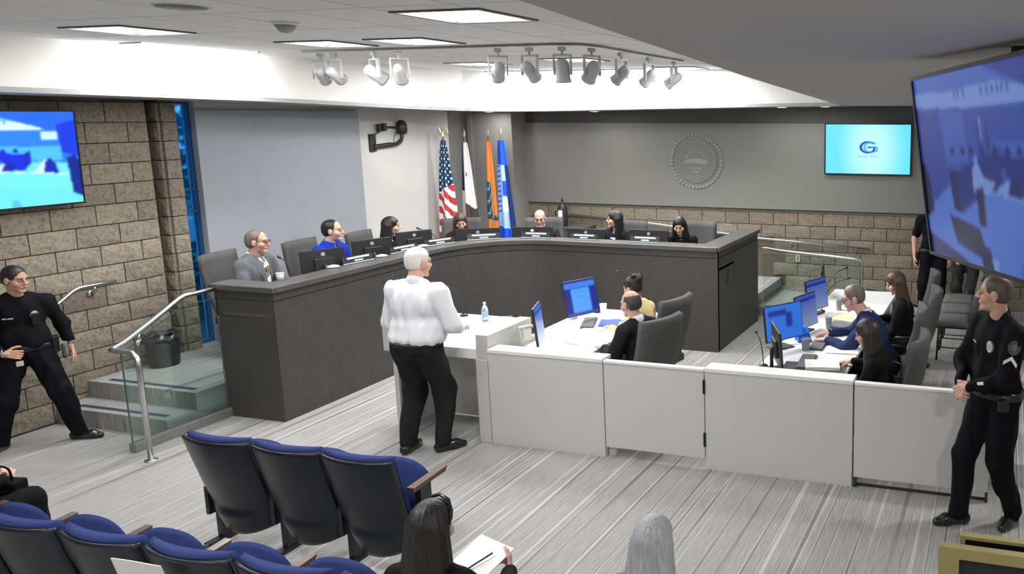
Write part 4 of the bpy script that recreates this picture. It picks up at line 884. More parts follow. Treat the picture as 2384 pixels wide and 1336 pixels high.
p = person('woman with long dark hair in black working nearest the partition', (-.86, 6.43, 0), (-1, .12), H=1.66, sit=.45, lean=15, fem=True, skin='fair', hair=('long', HDB, .30), top=M_BLK, legs=M_BLK, shoes=M_SHOE, head=(-4, -18, 0), lw=(-.12, .40, .79), rw=(.36, .44, .80), rel_=(1, -.6, -.4), lh=((.2, 1, -.05), (0, 0, -1)), rh=((-.1, 1, -.1), (0, 0, -1)), seed=34, tuck=False, cs=.0085)
p = person('woman with brown hair in black at the far end of the right desk', (-.95, 8.40, 0), (-1, -.1), H=1.66, sit=.47, lean=9, fem=True, skin='light', hair=('long', HBR, .22), top=M_BLK, legs=M_BLK, shoes=M_SHOE, head=(0, -22, 0), lw=(-.14, .36, .79), rw=(.16, .36, .79), seed=35, tuck=False)
# ---- audience in the near row
p = person('woman with long black hair and headband holding papers in the near row', (-2.33, 2.72, 0), (-.12, 1), H=1.66, sit=.44, lean=2, fem=True, skin='light', hair=('long', HB, .32), top=M_BLK, legs=M_BLK, shoes=M_SHOE, head=(-8, -8, 0), lw=(-.10, .34, .70), rw=(.15, .42, .77), rel_=(1, -.3, -.6), lh=((.3, 1, .1), (0, 0, 1)), rh=((-.5, .9, .2), (-.9, -.2, .3)), seed=41, tuck=False, curl=50, face_on=False)
hp = p['hp']; MB().tube([hp(-.084, .0, .02), hp(-.082, .02, .075), hp(-.05, .035, .122), hp(0, .04, .140), hp(.05, .035, .122), hp(.082, .02, .075), hp(.084, 0, .02)], .009, 8).build('headband', mat('black_gloss', (.012, .012, .02), .2), p['root'], smooth=True)
p = person('person with long straight grey hair seated in the near row', (-1.37, 2.90, 0), (0, 1), H=1.62, sit=.44, lean=0, fem=True, skin='fair', hair=('long', HG, .36), top=cloth('grey_knit', (.2, .2, .22)), legs=M_BLK, shoes=M_SHOE, head=(0, -4, 0), seed=42, tuck=False, face_on=False)
p = person('person in black with clasped hands seated at the left edge of the near row', (-5.93, 2.98, 0), (-.02, 1), H=1.70, sit=.44, lean=6, skin='light', hair=('short', HB), top=M_BLK, jacket=True, legs=M_BLK, shoes=M_SHOE, lw=(-.16, .36, .64), rw=(-.06, .38, .66), lh=((.6, .7, .5), (.3, -.5, -.6)), rh=((-.5, .7, .5), (.3, -.6, -.5)), seed=43, curl=45)
# ---------------------------------------------------------------- seating
M_OCH = cloth('chair_grey', (.095, .094, .095)); M_OCD = mat('chair_black', (.018, .018, .019), .45)
def grid(nu, nv, fn):
    v = [fn(i / nu, j / nv) for i in range(nu + 1) for j in range(nv + 1)]
    return v, [(i * (nv + 1) + j, (i + 1) * (nv + 1) + j, (i + 1) * (nv + 1) + j + 1, i * (nv + 1) + j + 1) for i in range(nu) for j in range(nv)]
def slab(nu, nv, fn, th):
    """curved slab: fn(u,v) centre point, th(u,v) vector half thickness"""
    a, f = grid(nu, nv, lambda u, v: Vector(fn(u, v)) + Vector(th(u, v))); b, _ = grid(nu, nv, lambda u, v: Vector(fn(u, v)) - Vector(th(u, v)))
    n = len(a); F = list(f) + [tuple(i + n for i in q)[::-1] for q in f]
    rim = [i * (nv + 1) for i in range(nu + 1)] + [nu * (nv + 1) + j for j in range(1, nv + 1)] + [i * (nv + 1) + nv for i in range(nu - 1, -1, -1)] + [j for j in range(nv - 1, 0, -1)]
    for k in range(len(rim)): p, q = rim[k], rim[(k + 1) % len(rim)]; F.append((q, p, p + n, q + n))
    return MB().add(a + b, F)
def chair_meshes():
    r = {}
    def bk(u, v):
        x = (u - .5) * .56 * (1 - .06 * v); return (x, -.20 - .15 * v + .09 * (2 * u - 1) ** 2 * (1 - .3 * v) - .03 * math.sin(PI * v), .47 + .66 * v)
    r['backrest'] = (slab(8, 8, bk, lambda u, v: (0, .03, .006)), M_OCH, .012)
    r['seat'] = (slab(6, 6, lambda u, v: ((u - .5) * .50, -.20 + .48 * v, .44 - .02 * math.sin(PI * u) * math.sin(PI * v) - .03 * max(v - .7, 0)), lambda u, v: (0, 0, .035)), M_OCH, .015)
    r['column'] = (MB().tube([(0, .02, .08), (0, .02, .41)], .028, 10), M_OCD, 0)
    r['hub'] = (MB().lathe([(.045, .06), (.045, .11), (.03, .12)], 14, Matrix.Translation((0, .02, 0))), M_OCD, 0)
    return r
CHM = chair_meshes()
def to_mesh(mb, m, nm, bev):
    me = mb.mesh(nm); me.materials.append(m)
    for p in me.polygons: p.use_smooth = True
    return me
CH_ME = {k: to_mesh(a, b, k, c) for k, (a, b, c) in CHM.items()}
arm_me = to_mesh(MB().tube([(0, -.14, .42), (0, -.14, .64), (0, -.08, .66), (0, .16, .66)], .016, 8), M_OCD, 'armrest', 0)
leg_me = to_mesh(MB().tube([(0, 0, .085), (0, .28, .06)], [.02, .014], 8), M_OCD, 'base_leg', 0)
cas_me = to_mesh(MB().lathe([(.01, -.018), (.026, -.018), (.03, -.01), (.03, .01), (.026, .018), (.01, .018)], 12, Matrix.Translation((0, .28, .03)) @ Matrix.Rotation(PI / 2, 4, 'Y')), M_OCD, 'caster', 0)
def office_chair(loc, face, lab, group):
    t = thing('office_chair', lab, 'chair', loc, math.atan2(-face[0], face[1]), group)
    for k, me in CH_ME.items(): link(bpy.data.objects.new(k, me), t)
    for q in (-1, 1): a = link(bpy.data.objects.new('armrest', arm_me), t); a.location.x = q * .27
    for k in range(5):
        l = link(bpy.data.objects.new('base_leg', leg_me), t); l.location = (0, .02, 0); l.rotation_euler.z = k * 2 * PI / 5 + .3
        link(bpy.data.objects.new('caster', cas_me), l)
GD = 'charcoal dais chairs'
for loc, fc, lab in [((-7.97, 6.88), (.88, .22), 'charcoal high-backed chair behind the grey-suited man'), ((-7.85, 7.82), (.9, .15), 'charcoal high-backed chair behind the man in blue'), ((-7.70, 8.60), (.85, .2), 'charcoal high-backed chair of the black-haired woman in profile'), ((-7.43, 9.84), (.55, -.8), 'charcoal high-backed chair of the brown-haired woman'), ((-6.37, 10.22), (.42, -.9), 'charcoal high-backed chair of the balding central man'), ((-5.13, 10.20), (.0, -1), 'charcoal high-backed chair of the woman in blazer'), ((-4.15, 10.34), (.0, -1), 'charcoal high-backed chair of the woman with the fringe')]:
    office_chair((*loc, PZ), fc, lab, GD)
for loc, fc, lab in [((-3.24, 6.74), (-.93, .32), 'dark grey desk chair of the bald suited man'), ((-3.44, 7.50), (-.95, .18), 'dark grey desk chair of the woman in yellow'), ((-1.04, 7.64), (-1, -.05), 'dark grey desk chair of the man in the blue suit'), ((-.94, 6.66), (-1, .05), 'dark grey desk chair of the woman nearest the partition'), ((-.98, 8.50), (-1, -.1), 'dark grey desk chair of the far brown-haired woman'), ((-1.08, 9.45), (-1, -.1), 'empty dark grey desk chair at the far end of the right desk')]:
    office_chair((*loc, 0), fc, lab, 'staff desk chairs')
# theatre seats
M_SHELL = mat('seat_shell', (.011, .014, .022), .32, var=.05); M_BLUE = cloth('seat_blue', (.030, .047, .155)); M_ARMW = mat('arm_wood', (.10, .055, .035), .35, var=.3, scale=12, stretch=(1, .1, 1), coat=.3)
def bshape(u, v, off):
    x = (u - .5) * (.535 - .03 * (1 - v)); c = (2 * u - 1) ** 2
    b_ = max(0., min(1., (.26 - v) / .07)); b_ = b_ * b_ * (3 - 2 * b_)
    y = .20 * (1 - v) - .055 * (1 - c) - .03 - .034 * b_ * (1 - c * c)
    return (x * (1 - .12 * max(0, .25 - v) / .25), y + off, .14 + .72 * v + .05 * c * (1 - v) ** 4)
seat_me = {'shell': to_mesh(slab(14, 30, lambda u, v: bshape(u, v * .985, 0), lambda u, v: (0, .012, .002)), M_SHELL, 'shell', 0),
           'back_cushion': to_mesh(slab(12, 10, lambda u, v: bshape(.02 + u * .96, .32 + v * .69, .042), lambda u, v: (0, .028 * (.55 + .45 * math.sin(PI * u)), .004)), M_BLUE, 'back_cushion', 0),
           'tip_up_seat': to_mesh(slab(12, 8, lambda u, v: ((u - .5) * .47, .235 + .09 * v + .0 * u, .36 + .335 * v - .05 * (2 * u - 1) ** 4 * v - .035 * (2 * u - 1) ** 2 * v), lambda u, v: (0, .04 * (math.sin(PI * (.12 + .8 * v))) * (.5 + .5 * math.sin(PI * (.08 + .84 * u))), .012)), M_BLUE, 'tip_up_seat', 0)}
st_me = to_mesh(MB().box(-.022, .022, .16, .26, .02, .60).box(-.03, .03, .06, .40, 0, .03).add(*(lambda b: (b.v, b.f))(MB().cb((0, .17, .33), (.03, .16, .20)))), M_SHELL, 'stanchion', 0)
for p in st_me.polygons: p.use_smooth = False
ar_me = to_mesh(MB().add([(-.028, .10, .600), (.028, .10, .600), (.028, .40, .615), (-.028, .40, .615), (-.028, .10, .628), (.028, .10, .628), (.026, .42, .645), (-.026, .42, .645)], [(0, 3, 2, 1), (4, 5, 6, 7), (0, 1, 5, 4), (1, 2, 6, 5), (2, 3, 7, 6), (3, 0, 4, 7)]), M_ARMW, 'armrest', 0)
for p in ar_me.polygons: p.use_smooth = False
ft_me = to_mesh(MB().tube([(0, .02, .012), (0, .36, .012)], .018, 8), mat('foot_grey', (.06, .06, .062), .4), 'foot', 0)
def seat(x, y, lab, group, ends, down=False):
    t = thing('theatre_seat', lab, 'seat', (x, y, 0), 0, group)
    for k, me in seat_me.items():
        o = link(bpy.data.objects.new(k, me), t)
        if down and k == 'tip_up_seat': o.rotation_euler = (R(-68), 0, 0); o.location = (0, -.185, .505)
    for q in ends:
        s_ = link(bpy.data.objects.new('stanchion', st_me), t); s_.location.x = q * .278
        a = link(bpy.data.objects.new('armrest', ar_me), t); a.location.x = q * .278
        f_ = link(bpy.data.objects.new('foot', ft_me), s_)
F1 = 'front row seats'
for x, lab, e in ((-4.92, 'leftmost blue theatre seat of the front row of three', (-1,)), (-4.36, 'middle blue theatre seat of the front row of three', (-1,)), (-3.81, 'rightmost blue theatre seat of the front row of three', (-1, 1))): seat(x, 3.93, lab, F1, e)
F2 = 'near row seats'
nr = [(-5.46, 'blue theatre seat at the far left of the near row'), (-4.90, 'second blue theatre seat from the left in the near row'), (-4.33, 'blue near-row seat left of the sheet of paper'), (-3.76, 'blue near-row seat with the sheet of paper on its back'), (-3.19, 'blue near-row seat right of the sheet of paper'), (-2.61, 'blue near-row seat left of the woman with papers')]
for i, (x, lab) in enumerate(nr): seat(x, 2.80, lab, F2, (-1,) if i < 5 else (-1, 1))
seat(-6.02, 2.80, 'blue theatre seat under the person in black at the left edge', F2, (-1,), True)
# side chairs
M_SCH = cloth('side_chair_grey', (.15, .15, .15))
def side_chair(x, y, lab):
    t = thing('side_chair', lab, 'chair', (x, y, 0), R(90), 'grey side chairs')
    slab(6, 5, lambda u, v: ((u - .5) * .46, -.20 + .42 * v, .455 - .012 * (2 * v - 1) ** 2), lambda u, v: (0, 0, .03)).build('seat', M_SCH, t, smooth=True)
    MB().box(-.22, .22, -.19, .21, .40, .425).build('seat_pan', M_OCD, t)
    slab(6, 6, lambda u, v: ((u - .5) * .44, -.23 - .08 * v + .03 * (2 * u - 1) ** 2, .52 + .40 * v), lambda u, v: (0, .022, .0)).build('backrest', M_SCH, t, smooth=True)
    for sx in (-1, 1):
        MB().tube([(sx * .215, .19, 0), (sx * .215, .17, .42)], .013, 8).build('leg', M_OCD, t, smooth=True)
        MB().tube([(sx * .215, -.26, 0), (sx * .215, -.20, .42), (sx * .215, -.25, .60)], .013, 8).build('leg', M_OCD, t, smooth=True)
        MB().tube([(sx * .215, .18, .16), (sx * .215, -.23, .16)], .008, 6).build('stretcher', M_OCD, t, smooth=True)
    MB().tube([(-.215, .18, .20), (.215, .18, .20)], .008, 6).build('stretcher', mat('wire_grey', (.3, .3, .3), .4), t, smooth=True)
for x, y, lab in ((-.56, 9.95, 'nearest of the grey side chairs with black legs'), (-.56, 10.55, 'second of the grey side chairs behind the right officer'), (-.56, 11.15, 'farthest of the grey side chairs by the standing officers')): side_chair(x, y, lab)
# ---------------------------------------------------------------- screens
def screen_mat(name, strength, attr=True):
    m = bpy.data.materials.new(name); m.use_nodes = True; t = m.node_tree; b = t.nodes['Principled BSDF']
    a = N(t, 'ShaderNodeAttribute'); a.attribute_name = 'pic'; b.inputs['Base Color'].default_value = (.01, .01, .012, 1); b.inputs['Roughness'].default_value = .25
    t.links.new(a.outputs['Color'], b.inputs['Emission Color']); b.inputs['Emission Strength'].default_value = strength
    return m
def raster(polys, nx, ny, bgc, W_=2384., H_=1336.):
    X_, Y_ = np.meshgrid((np.arange(nx) + .5) / nx * W_, (np.arange(ny) + .5) / ny * H_, indexing='xy')
    img = np.zeros((ny, nx, 3)); img[:] = bgc
    for pts, col in polys:
        ins = np.zeros((ny, nx), bool); n = len(pts)
        for i in range(n):
            (xa, ya), (xb, yb) = pts[i], pts[(i + 1) % n]
            c = ((ya > Y_) != (yb > Y_)) & (X_ < (xb - xa) * (Y_ - ya) / (yb - ya + 1e-9) + xa); ins ^= c
        img[ins] = col
    for _ in range(2):
        q = np.pad(img, ((1, 1), (1, 1), (0, 0)), 'edge'); img = (q[1:-1, 1:-1] * 2 + q[:-2, 1:-1] + q[2:, 1:-1] + q[1:-1, :-2] + q[1:-1, 2:]) / 6
    return img
def picture(name, img, w_, h_, m, parent, M):
    """flat display surface w_ x h_ in local xz, facing -y, colours stored per face"""
    ny, nx = img.shape[:2]; v, f = [], []
    for j in range(ny + 1):
        for i in range(nx + 1): v.append(M @ Vector((-w_ / 2 + w_ * i / nx, 0, h_ / 2 - h_ * j / ny)))
    f = [(j * (nx + 1) + i, (j + 1) * (nx + 1) + i, (j + 1) * (nx + 1) + i + 1, j * (nx + 1) + i + 1) for j in range(ny) for i in range(nx)]
    me = MB().add(v, f).mesh(name); me.materials.append(m); at = me.attributes.new('pic', 'FLOAT_COLOR', 'CORNER')
    c = np.ones((ny * nx, 4, 4), np.float32); c[:, :, :3] = img.reshape(-1, 1, 3); at.data.foreach_set('color', c.ravel())
    return link(bpy.data.objects.new(name, me), parent)
def room_picture(pal):
    """flat picture of the room shown on the relay screens; pal maps grey level 0..1 to colour"""
    G_ = lambda g: pal(g)
    P_ = [([(0, 230), (2384, 260), (2384, 700), (0, 1080)], .42), ([(0, 0), (1190, 0), (1970, 246), (1100, 262), (0, 215)], .62), ([(0, 110), (700, 128), (1330, 105), (1640, 150), (1970, 246), (1100, 262), (0, 215)], .95), ([(1190, 0), (2384, 0), (2384, 260), (1970, 246)], .33),
          ([(0, 250), (400, 260), (460, 800), (0, 1010)], .36), ([(440, 255), (835, 270), (852, 600), (480, 640)], .55), ([(1225, 287), (2160, 270), (2160, 495), (1232, 470)], .42), ([(1922, 290), (2125, 287), (2125, 405), (1922, 405)], .9), ([(1232, 475), (2160, 500), (2160, 700), (1760, 690)], .58),
          ([(0, 1010), (460, 800), (1700, 700), (2384, 760), (2384, 1336), (0, 1336)], .72), ([(495, 668), (640, 690), (668, 983), (528, 968)], .10), ([(640, 690), (1060, 575), (1200, 560), (1675, 590), (1675, 822), (1230, 810), (898, 885), (668, 983)], .20), ([(1675, 590), (1765, 540), (1765, 720), (1675, 822)], .15),
          ([(1020, 345), (1045, 345), (1065, 560), (1020, 560)], .3), ([(1070, 330), (1090, 330), (1100, 470), (1075, 470)], .95), ([(1160, 350), (1175, 350), (1195, 555), (1165, 555)], .15), ([(885, 760), (1060, 728), (1222, 738), (1140, 838), (890, 820)], .95), ([(1215, 800), (1420, 715), (1560, 740), (1430, 830)], .95),
          ([(1120, 812), (2240, 907), (2240, 1140), (1120, 1030)], .74), ([(1145, 805), (2220, 900), (2220, 910), (1145, 818)], 1.), ([(1770, 860), (1930, 690), (1975, 690), (2040, 885)], .95), ([(1930, 720), (2000, 650), (2080, 760), (2100, 890), (1900, 870)], .12), ([(1380, 820), (1440, 700), (1560, 740), (1540, 835)], .10),
          ([(1310, 670), (1375, 648), (1395, 715), (1340, 740)], .45), ([(890, 670), (940, 640), (1000, 640), (1060, 720), (1030, 800), (905, 795)], .98), ([(940, 590), (965, 568), (995, 590), (990, 640), (942, 640)], .85), ([(915, 795), (1035, 785), (1040, 1050), (930, 1050)], .05), ([(0, 640), (60, 640), (130, 800), (140, 1000), (0, 1060)], .04),
          ([(2215, 650), (2350, 640), (2384, 720), (2384, 1250), (2260, 1190), (2240, 900)], .06), ([(2125, 180), (2384, 115), (2384, 655), (2170, 590)], .22), ([(425, 1010), (920, 1070), (1010, 1260), (960, 1290), (520, 1215)], .05), ([(0, 1180), (560, 1300), (700, 1336), (0, 1336)], .12), ([(930, 1200), (1050, 1190), (1090, 1336), (905, 1336)], .06), ([(1460, 1250), (1530, 1215), (1590, 1336), (1460, 1336)], .6), ([(1065, 1265), (1165, 1262), (1140, 1336), (1080, 1336)], 1.)]
    for x in (597, 772, 907, 1075, 1258, 1432, 1580): P_.append(([(x - 45, 570), (x - 18, 510), (x + 18, 510), (x + 45, 565)], .15))
    for x in (735, 790, 880, 1150, 1230, 1300, 1380, 1437, 1500): P_.append(([(x - 14, 125), (x + 14, 125), (x + 14, 178), (x - 14, 178)], .45))
    return [(a, G_(g)) for a, g in P_]
def ramp3(stops):
    xs = [s[0] for s in stops]; cs = np.array([s[1] for s in stops]); return lambda g: np.array([np.interp(g, xs, cs[:, i]) for i in range(3)])
PAL_C = ramp3([(0, (.0, .01, .06)), (.2, (.0, .02, .75)), (.42, (.02, .22, .95)), (.6, (.08, .55, 1.)), (.75, (.18, .85, 1.)), (1., (.8, 1., 1.))])
PAL_B = ramp3([(0, (.003, .005, .03)), (.2, (.01, .03, .28)), (.42, (.03, .09, .50)), (.6, (.06, .16, .70)), (.75, (.10, .24, .85)), (1., (.25, .42, .95))])
M_BEZEL = mat('screen_bezel', (.012, .012, .014), .3)
def screen(name, lab, cat, M, w_, h_, img, strength, bz=.012, depth=.05, group=None, mname='display'):
    """M: local x right, z up, screen facing -y; root at centre"""
    t = thing(name, lab, cat, M.translation, 0, group); t.rotation_euler = M.to_euler()
    MB().box(-w_ / 2 - bz, w_ / 2 + bz, .001, depth, -h_ / 2 - bz, h_ / 2 + bz).box(-w_ / 2 - bz, -w_ / 2, -.006, .002, -h_ / 2 - bz, h_ / 2 + bz).box(w_ / 2, w_ / 2 + bz, -.006, .002, -h_ / 2 - bz, h_ / 2 + bz).box(-w_ / 2, w_ / 2, -.006, .002, h_ / 2, h_ / 2 + bz).box(-w_ / 2, w_ / 2, -.006, .002, -h_ / 2 - bz, -h_ / 2).build('housing', M_BEZEL, t)
    if img is not None: picture('display', img, w_, h_, screen_mat(mname, strength), t, Matrix.Translation((0, -.001, 0)))
    return t
def fmat(loc, right, up):
    x = Vector(right).normalized(); z = Vector(up); z = (z - x * z.dot(x)).normalized(); y = z.cross(x); M = Matrix((x, y, z)).transposed().to_4x4(); M.translation = loc; return M
def screen2(s): 
    return s
# left wall screen: right vector is +y (seen from the room), facing +x
M_ = fmat((-8.60, 5.045, 2.537), (0, 1, 0), (.02, 0, 1))
screen('wall_screen', 'bright blue wall screen on the block wall relaying the meeting', 'screen', M_, 1.52, .855, raster(room_picture(PAL_C), 150, 84, PAL_C(.5)), 1.15, .014)
# rear wall screen with the logo
t = screen('wall_screen', 'cyan wall screen with a G logo on the rear wall', 'screen', fmat((-2.085, 12.43, 2.415), (1, 0, 0), (0, 0, 1)), 1.30, .745, None, 1., .02)
def glow_screen():
    m = bpy.data.materials.new('logo_display'); m.use_nodes = True; t = m.node_tree; b = t.nodes['Principled BSDF']; L = t.links.new
    tc = N(t, 'ShaderNodeTexCoord'); mp = N(t, 'ShaderNodeMapping'); mp.inputs['Scale'].default_value = (1.6, 0, 1.0); mp.inputs['Location'].default_value = (-.1, 0, 0); L(tc.outputs['Object'], mp.inputs[0])
    g = N(t, 'ShaderNodeVectorMath', operation='LENGTH'); L(mp.outputs[0], g.inputs[0]); r = N(t, 'ShaderNodeValToRGB'); L(g.outputs['Value'], r.inputs[0])
    r.color_ramp.elements[0].position = .25; r.color_ramp.elements[0].color = (.53, 1, 1, 1); r.color_ramp.elements[1].position = .85; r.color_ramp.elements[1].color = (.13, .80, 1, 1)
    L(r.outputs[0], b.inputs['Emission Color']); b.inputs['Emission Strength'].default_value = 1.0; b.inputs['Base Color'].default_value = (.01, .01, .01, 1); return m
MB().box(-.65, .65, -.002, .0005, -.3725, .3725).build('display', glow_screen(), t)
M_LOGO = mat('logo_blue', (.004, .02, .22), .5, emit=(.01, .10, .45), es=.8); M_LOGO2 = mat('logo_pale_blue', (.02, .2, .5), .5, emit=(.08, .45, .85), es=.9)
def Gshape(cx, cz, r_, m, nm, sq=.75):
    pts = [(cx + r_ * math.cos(R(a)), cz + r_ * sq * math.sin(R(a))) for a in range(40, 331, 10)]; inn = [(cx + r_ * .72 * math.cos(R(a)) + r_ * .06, cz + r_ * sq * .72 * math.sin(R(a))) for a in range(330, 39, -10)]
    M = fmat((0, -.004, 0), (1, 0, 0), (0, 0, 1)) @ Matrix.Rotation(PI / 2, 4, 'X')
    MB().extr(pts + inn, .001, M).add(*(lambda b: (b.v, b.f))(MB().box(cx, cx + r_ * .95, -.005, -.004, cz - r_ * .08, cz + r_ * .10).box(cx + r_ * .68, cx + r_ * .95, -.005, -.004, cz - r_ * sq * .75, cz + r_ * .10))).build(nm, m, t)
Gshape(.05, .03, .115, M_LOGO2, 'logo_echo'); Gshape(.0, .03, .125, M_LOGO, 'logo')
text('caption', 'Garden  Grove', M_LOGO2, .055, Matrix.Translation((.015, -.004, -.105)) @ Matrix.Rotation(PI / 2, 4, 'X'), t, .0005)
# hanging screen near the viewer
Rw = Vector((.4505, -.8918, .0422)); TLc = Vector((-.2596, 2.2328, 3.0369)); BLc = Vector((-.1929, 2.2441, 2.5624)); upv = (TLc - BLc); hgt = upv.length; wid = hgt * 16 / 9
ctr = (TLc + BLc) / 2 + Rw * wid / 2
t = screen('hanging_screen', 'large blue screen hanging from the low ceiling at the right edge', 'screen', fmat(ctr, Rw, upv), wid - .02, hgt - .02, raster(room_picture(PAL_B), 168, 94, PAL_B(.4)), .5, .010, .06)
MB().box(-.08, .08, .06, .10, .0, .2).tube([(0, .08, .15), (0, .10, .30)], .02, 10).build('ceiling_mount', M_BEZEL, t)
# ---------------------------------------------------------------- dais monitors, name plates
M_MBACK = mat('monitor_back', (.022, .022, .025), .4); M_MLOGO = mat('monitor_logo', (.35, .36, .38), .4)
def monitor(loc, face, z0, w_, h_, lab, group, img=None, tilt=0., strength=.9, logo=None, stand=True, roll=0.):
    """face: direction the display looks; root on the desk at z0; centre height loc[2]"""
    t = thing('monitor', lab, 'monitor', (loc[0], loc[1], z0), math.atan2(face[0], -face[1]), group); zc = loc[2] - z0
    M = Matrix.Translation((0, 0, zc)) @ Matrix.Rotation(R(tilt), 4, 'X') @ Matrix.Rotation(R(roll), 4, 'Y')
    MB().box(-w_ / 2, w_ / 2, 0, .022, -h_ / 2, h_ / 2, M).build('housing', M_MBACK, t, bevel=.006)
    MB().box(-w_ * .22, w_ * .22, .022, .045, -h_ * .25, h_ * .2, M).build('rear_cover', M_MBACK, t, bevel=.008)
    if img is not None: picture('display', img, w_ - .02, h_ - .02, screen_mat('desk_display', strength), t, M @ Matrix.Translation((0, -.002, 0)))
    if logo: MB().lathe([(.001, 0), (.022, 0), (.022, .003)], 16, M @ Matrix.Translation((0, .022, h_ * .33)) @ Matrix.Rotation(-PI / 2, 4, 'X')).build('logo', logo, t)
    if stand:
        MB().tube([(0, .06, .01), (0, .06, zc - .02), (0, .03, zc)], .016, 8).build('stand', M_MBACK, t, smooth=True)
        MB().box(-.11, .11, -.03, .14, 0, .012).build('foot', M_MBACK, t, bevel=.004)
    return t
DM = [((-7.03, 7.0, 1.365), (-.93, .36), 'between the grey-suited man and the man in blue'), ((-7.17, 7.86, 1.345), (-.93, .36), 'right of the man in blue'), ((-7.16, 8.56, 1.345), (-.9, .43), 'before the black-haired woman in profile'), ((-6.85, 9.42, 1.275), (-.5, .87), 'before the brown-haired woman'), ((-6.22, 9.74, 1.275), (-.25, .97), 'before the balding central man'), ((-5.44, 9.80, 1.27), (0, 1), 'left of the woman in the blazer'), ((-4.58, 9.92, 1.27), (0, 1), 'left of the woman with the fringe')]
for i, (l, fc, w_) in enumerate(DM): monitor(l, fc, 1.06, .46 if i < 3 else .56, .31, 'black monitor seen from behind ' + w_, 'dais monitors', logo=mat('logo_white', (.8, .8, .8), .4) if i == 4 else M_MLOGO, tilt=4)
M_PLATE = mat('plate_dark', (.03, .032, .035), .3); M_ACR = mat('plate_edge', (.45, .62, .62), .2)
NP = [((-6.86, 7.32), (1, -.1), 'by the man in blue'), ((-6.87, 8.05), (1, -.15), 'second from the left'), ((-6.82, 8.62), (.9, -.35), 'third from the left'), ((-6.55, 9.12), (.62, -.78), 'before the brown-haired woman'), ((-5.98, 9.42), (.1, -1), 'before the balding central man'), ((-5.29, 9.44), (0, -1), 'left of the woman in the blazer'), ((-4.43, 9.45), (0, -1), 'right of the woman in the blazer')]
for (x, y), fc, w_ in NP:
    t = thing('name_plate', 'desk name plate with two white lines ' + w_, 'name plate', (x, y, DT), math.atan2(fc[0], -fc[1]), 'dais name plates')
    Mt = Matrix.Rotation(R(-14), 4, 'X')
    MB().box(-.20, .20, 0, .006, .004, .085, Mt).box(-.20, .20, -.03, .04, 0, .004).build('holder', M_PLATE, t)
    MB().box(-.20, .20, -.003, .0, .002, .012, Mt).build('edge', M_ACR, t)
    MB().box(-.14, .15, -.002, .0005, .052, .072, Mt).build('name_line', M_WHITE, t); MB().box(-.05, .06, -.002, .0005, .022, .038, Mt).build('title_line', M_WHITE, t)
M_WP = mat('white_plastic', (.75, .75, .73), .4)
for x, y, a, w_ in ((-6.87, 6.97, 50, 'left of the first name plate'), (-6.86, 7.66, 50, 'between the first two name plates'), (-6.9, 8.40, 40, 'behind the standing speaker')):
    o = MB().lathe([(.004, -.012), (.030, -.008), (.034, 0), (.028, .014), (.004, .024)], 16, Matrix.Scale(1.9, 4, (1, 0, 0))).build('timer_light', M_WP, None, smooth=True)
    o.location = (x, y, DT + .013); o.rotation_euler.z = R(a); tag(o, 'white oval device on the dais ledge ' + w_, 'device', 'white oval devices')
def cup(loc, r_, h, lab, m, cat='cup'):
    t = thing('cup', lab, cat, loc)
    MB().lathe([(r_ * .8, 0), (r_, h), (r_ * .93, h), (r_ * .74, .006)], 18).build('wall', m, t, smooth=True); MB().lathe([(r_, h - .006), (r_ * 1.06, h - .002), (r_ * 1.06, h + .004), (r_ * .96, h + .004)], 18).build('rim', m, t, smooth=True)
cup((-6.86, 6.30, DT), .035, .07, 'white cup beside the grey-suited man', M_WP)
def mic(base, tip, lab, bend=.12):
    b = Vector(base); t = thing('gooseneck_microphone', lab, 'microphone', b, 0, 'gooseneck microphones'); d = Vector(tip) - b; side_ = Vector((d.x, d.y, 0))
    MB().lathe([(.04, 0), (.04, .012), (.02, .022)], 14).build('base', M_OCD, t, smooth=True)
    pts = bez([(0, 0, .02), (side_.x * .15, side_.y * .15, d.z * .5), (side_.x * .5, side_.y * .5, d.z * .85), tuple(d)], 5); MB().tube(pts, .005, 6).build('neck', M_OCD, t, smooth=True)
    e = (pts[-1] - pts[-2]).normalized(); MB().tube([pts[-1], pts[-1] + e * .02, pts[-1] + e * .045], [.011, .013, .009], 8).build('head', M_OCD, t, smooth=True)
mic((-6.98, 6.62, 1.06), (-7.25, 6.68, 1.47), 'microphone beside the grey-suited man'); mic((-7.05, 8.98, 1.06), (-7.3, 8.85, 1.48), 'microphone before the black-haired woman in profile')
mic((-4.36, 8.03, .76), (-4.18, 8.14, 1.20), 'microphone at the rear of the left desk'); mic((-5.10, 6.72, .985), (-5.08, 6.50, 1.32), 'podium microphone before the speaker')
mic((-2.02, 9.05, .76), (-1.80, 9.25, 1.16), 'upper microphone at the far end of the right desk'); mic((-1.95, 8.72, .76), (-1.70, 8.85, 1.12), 'lower microphone at the far end of the right desk'); mic((-2.0, 6.62, .76), (-2.10, 6.75, 1.02), 'microphone at the left edge of the right desk')
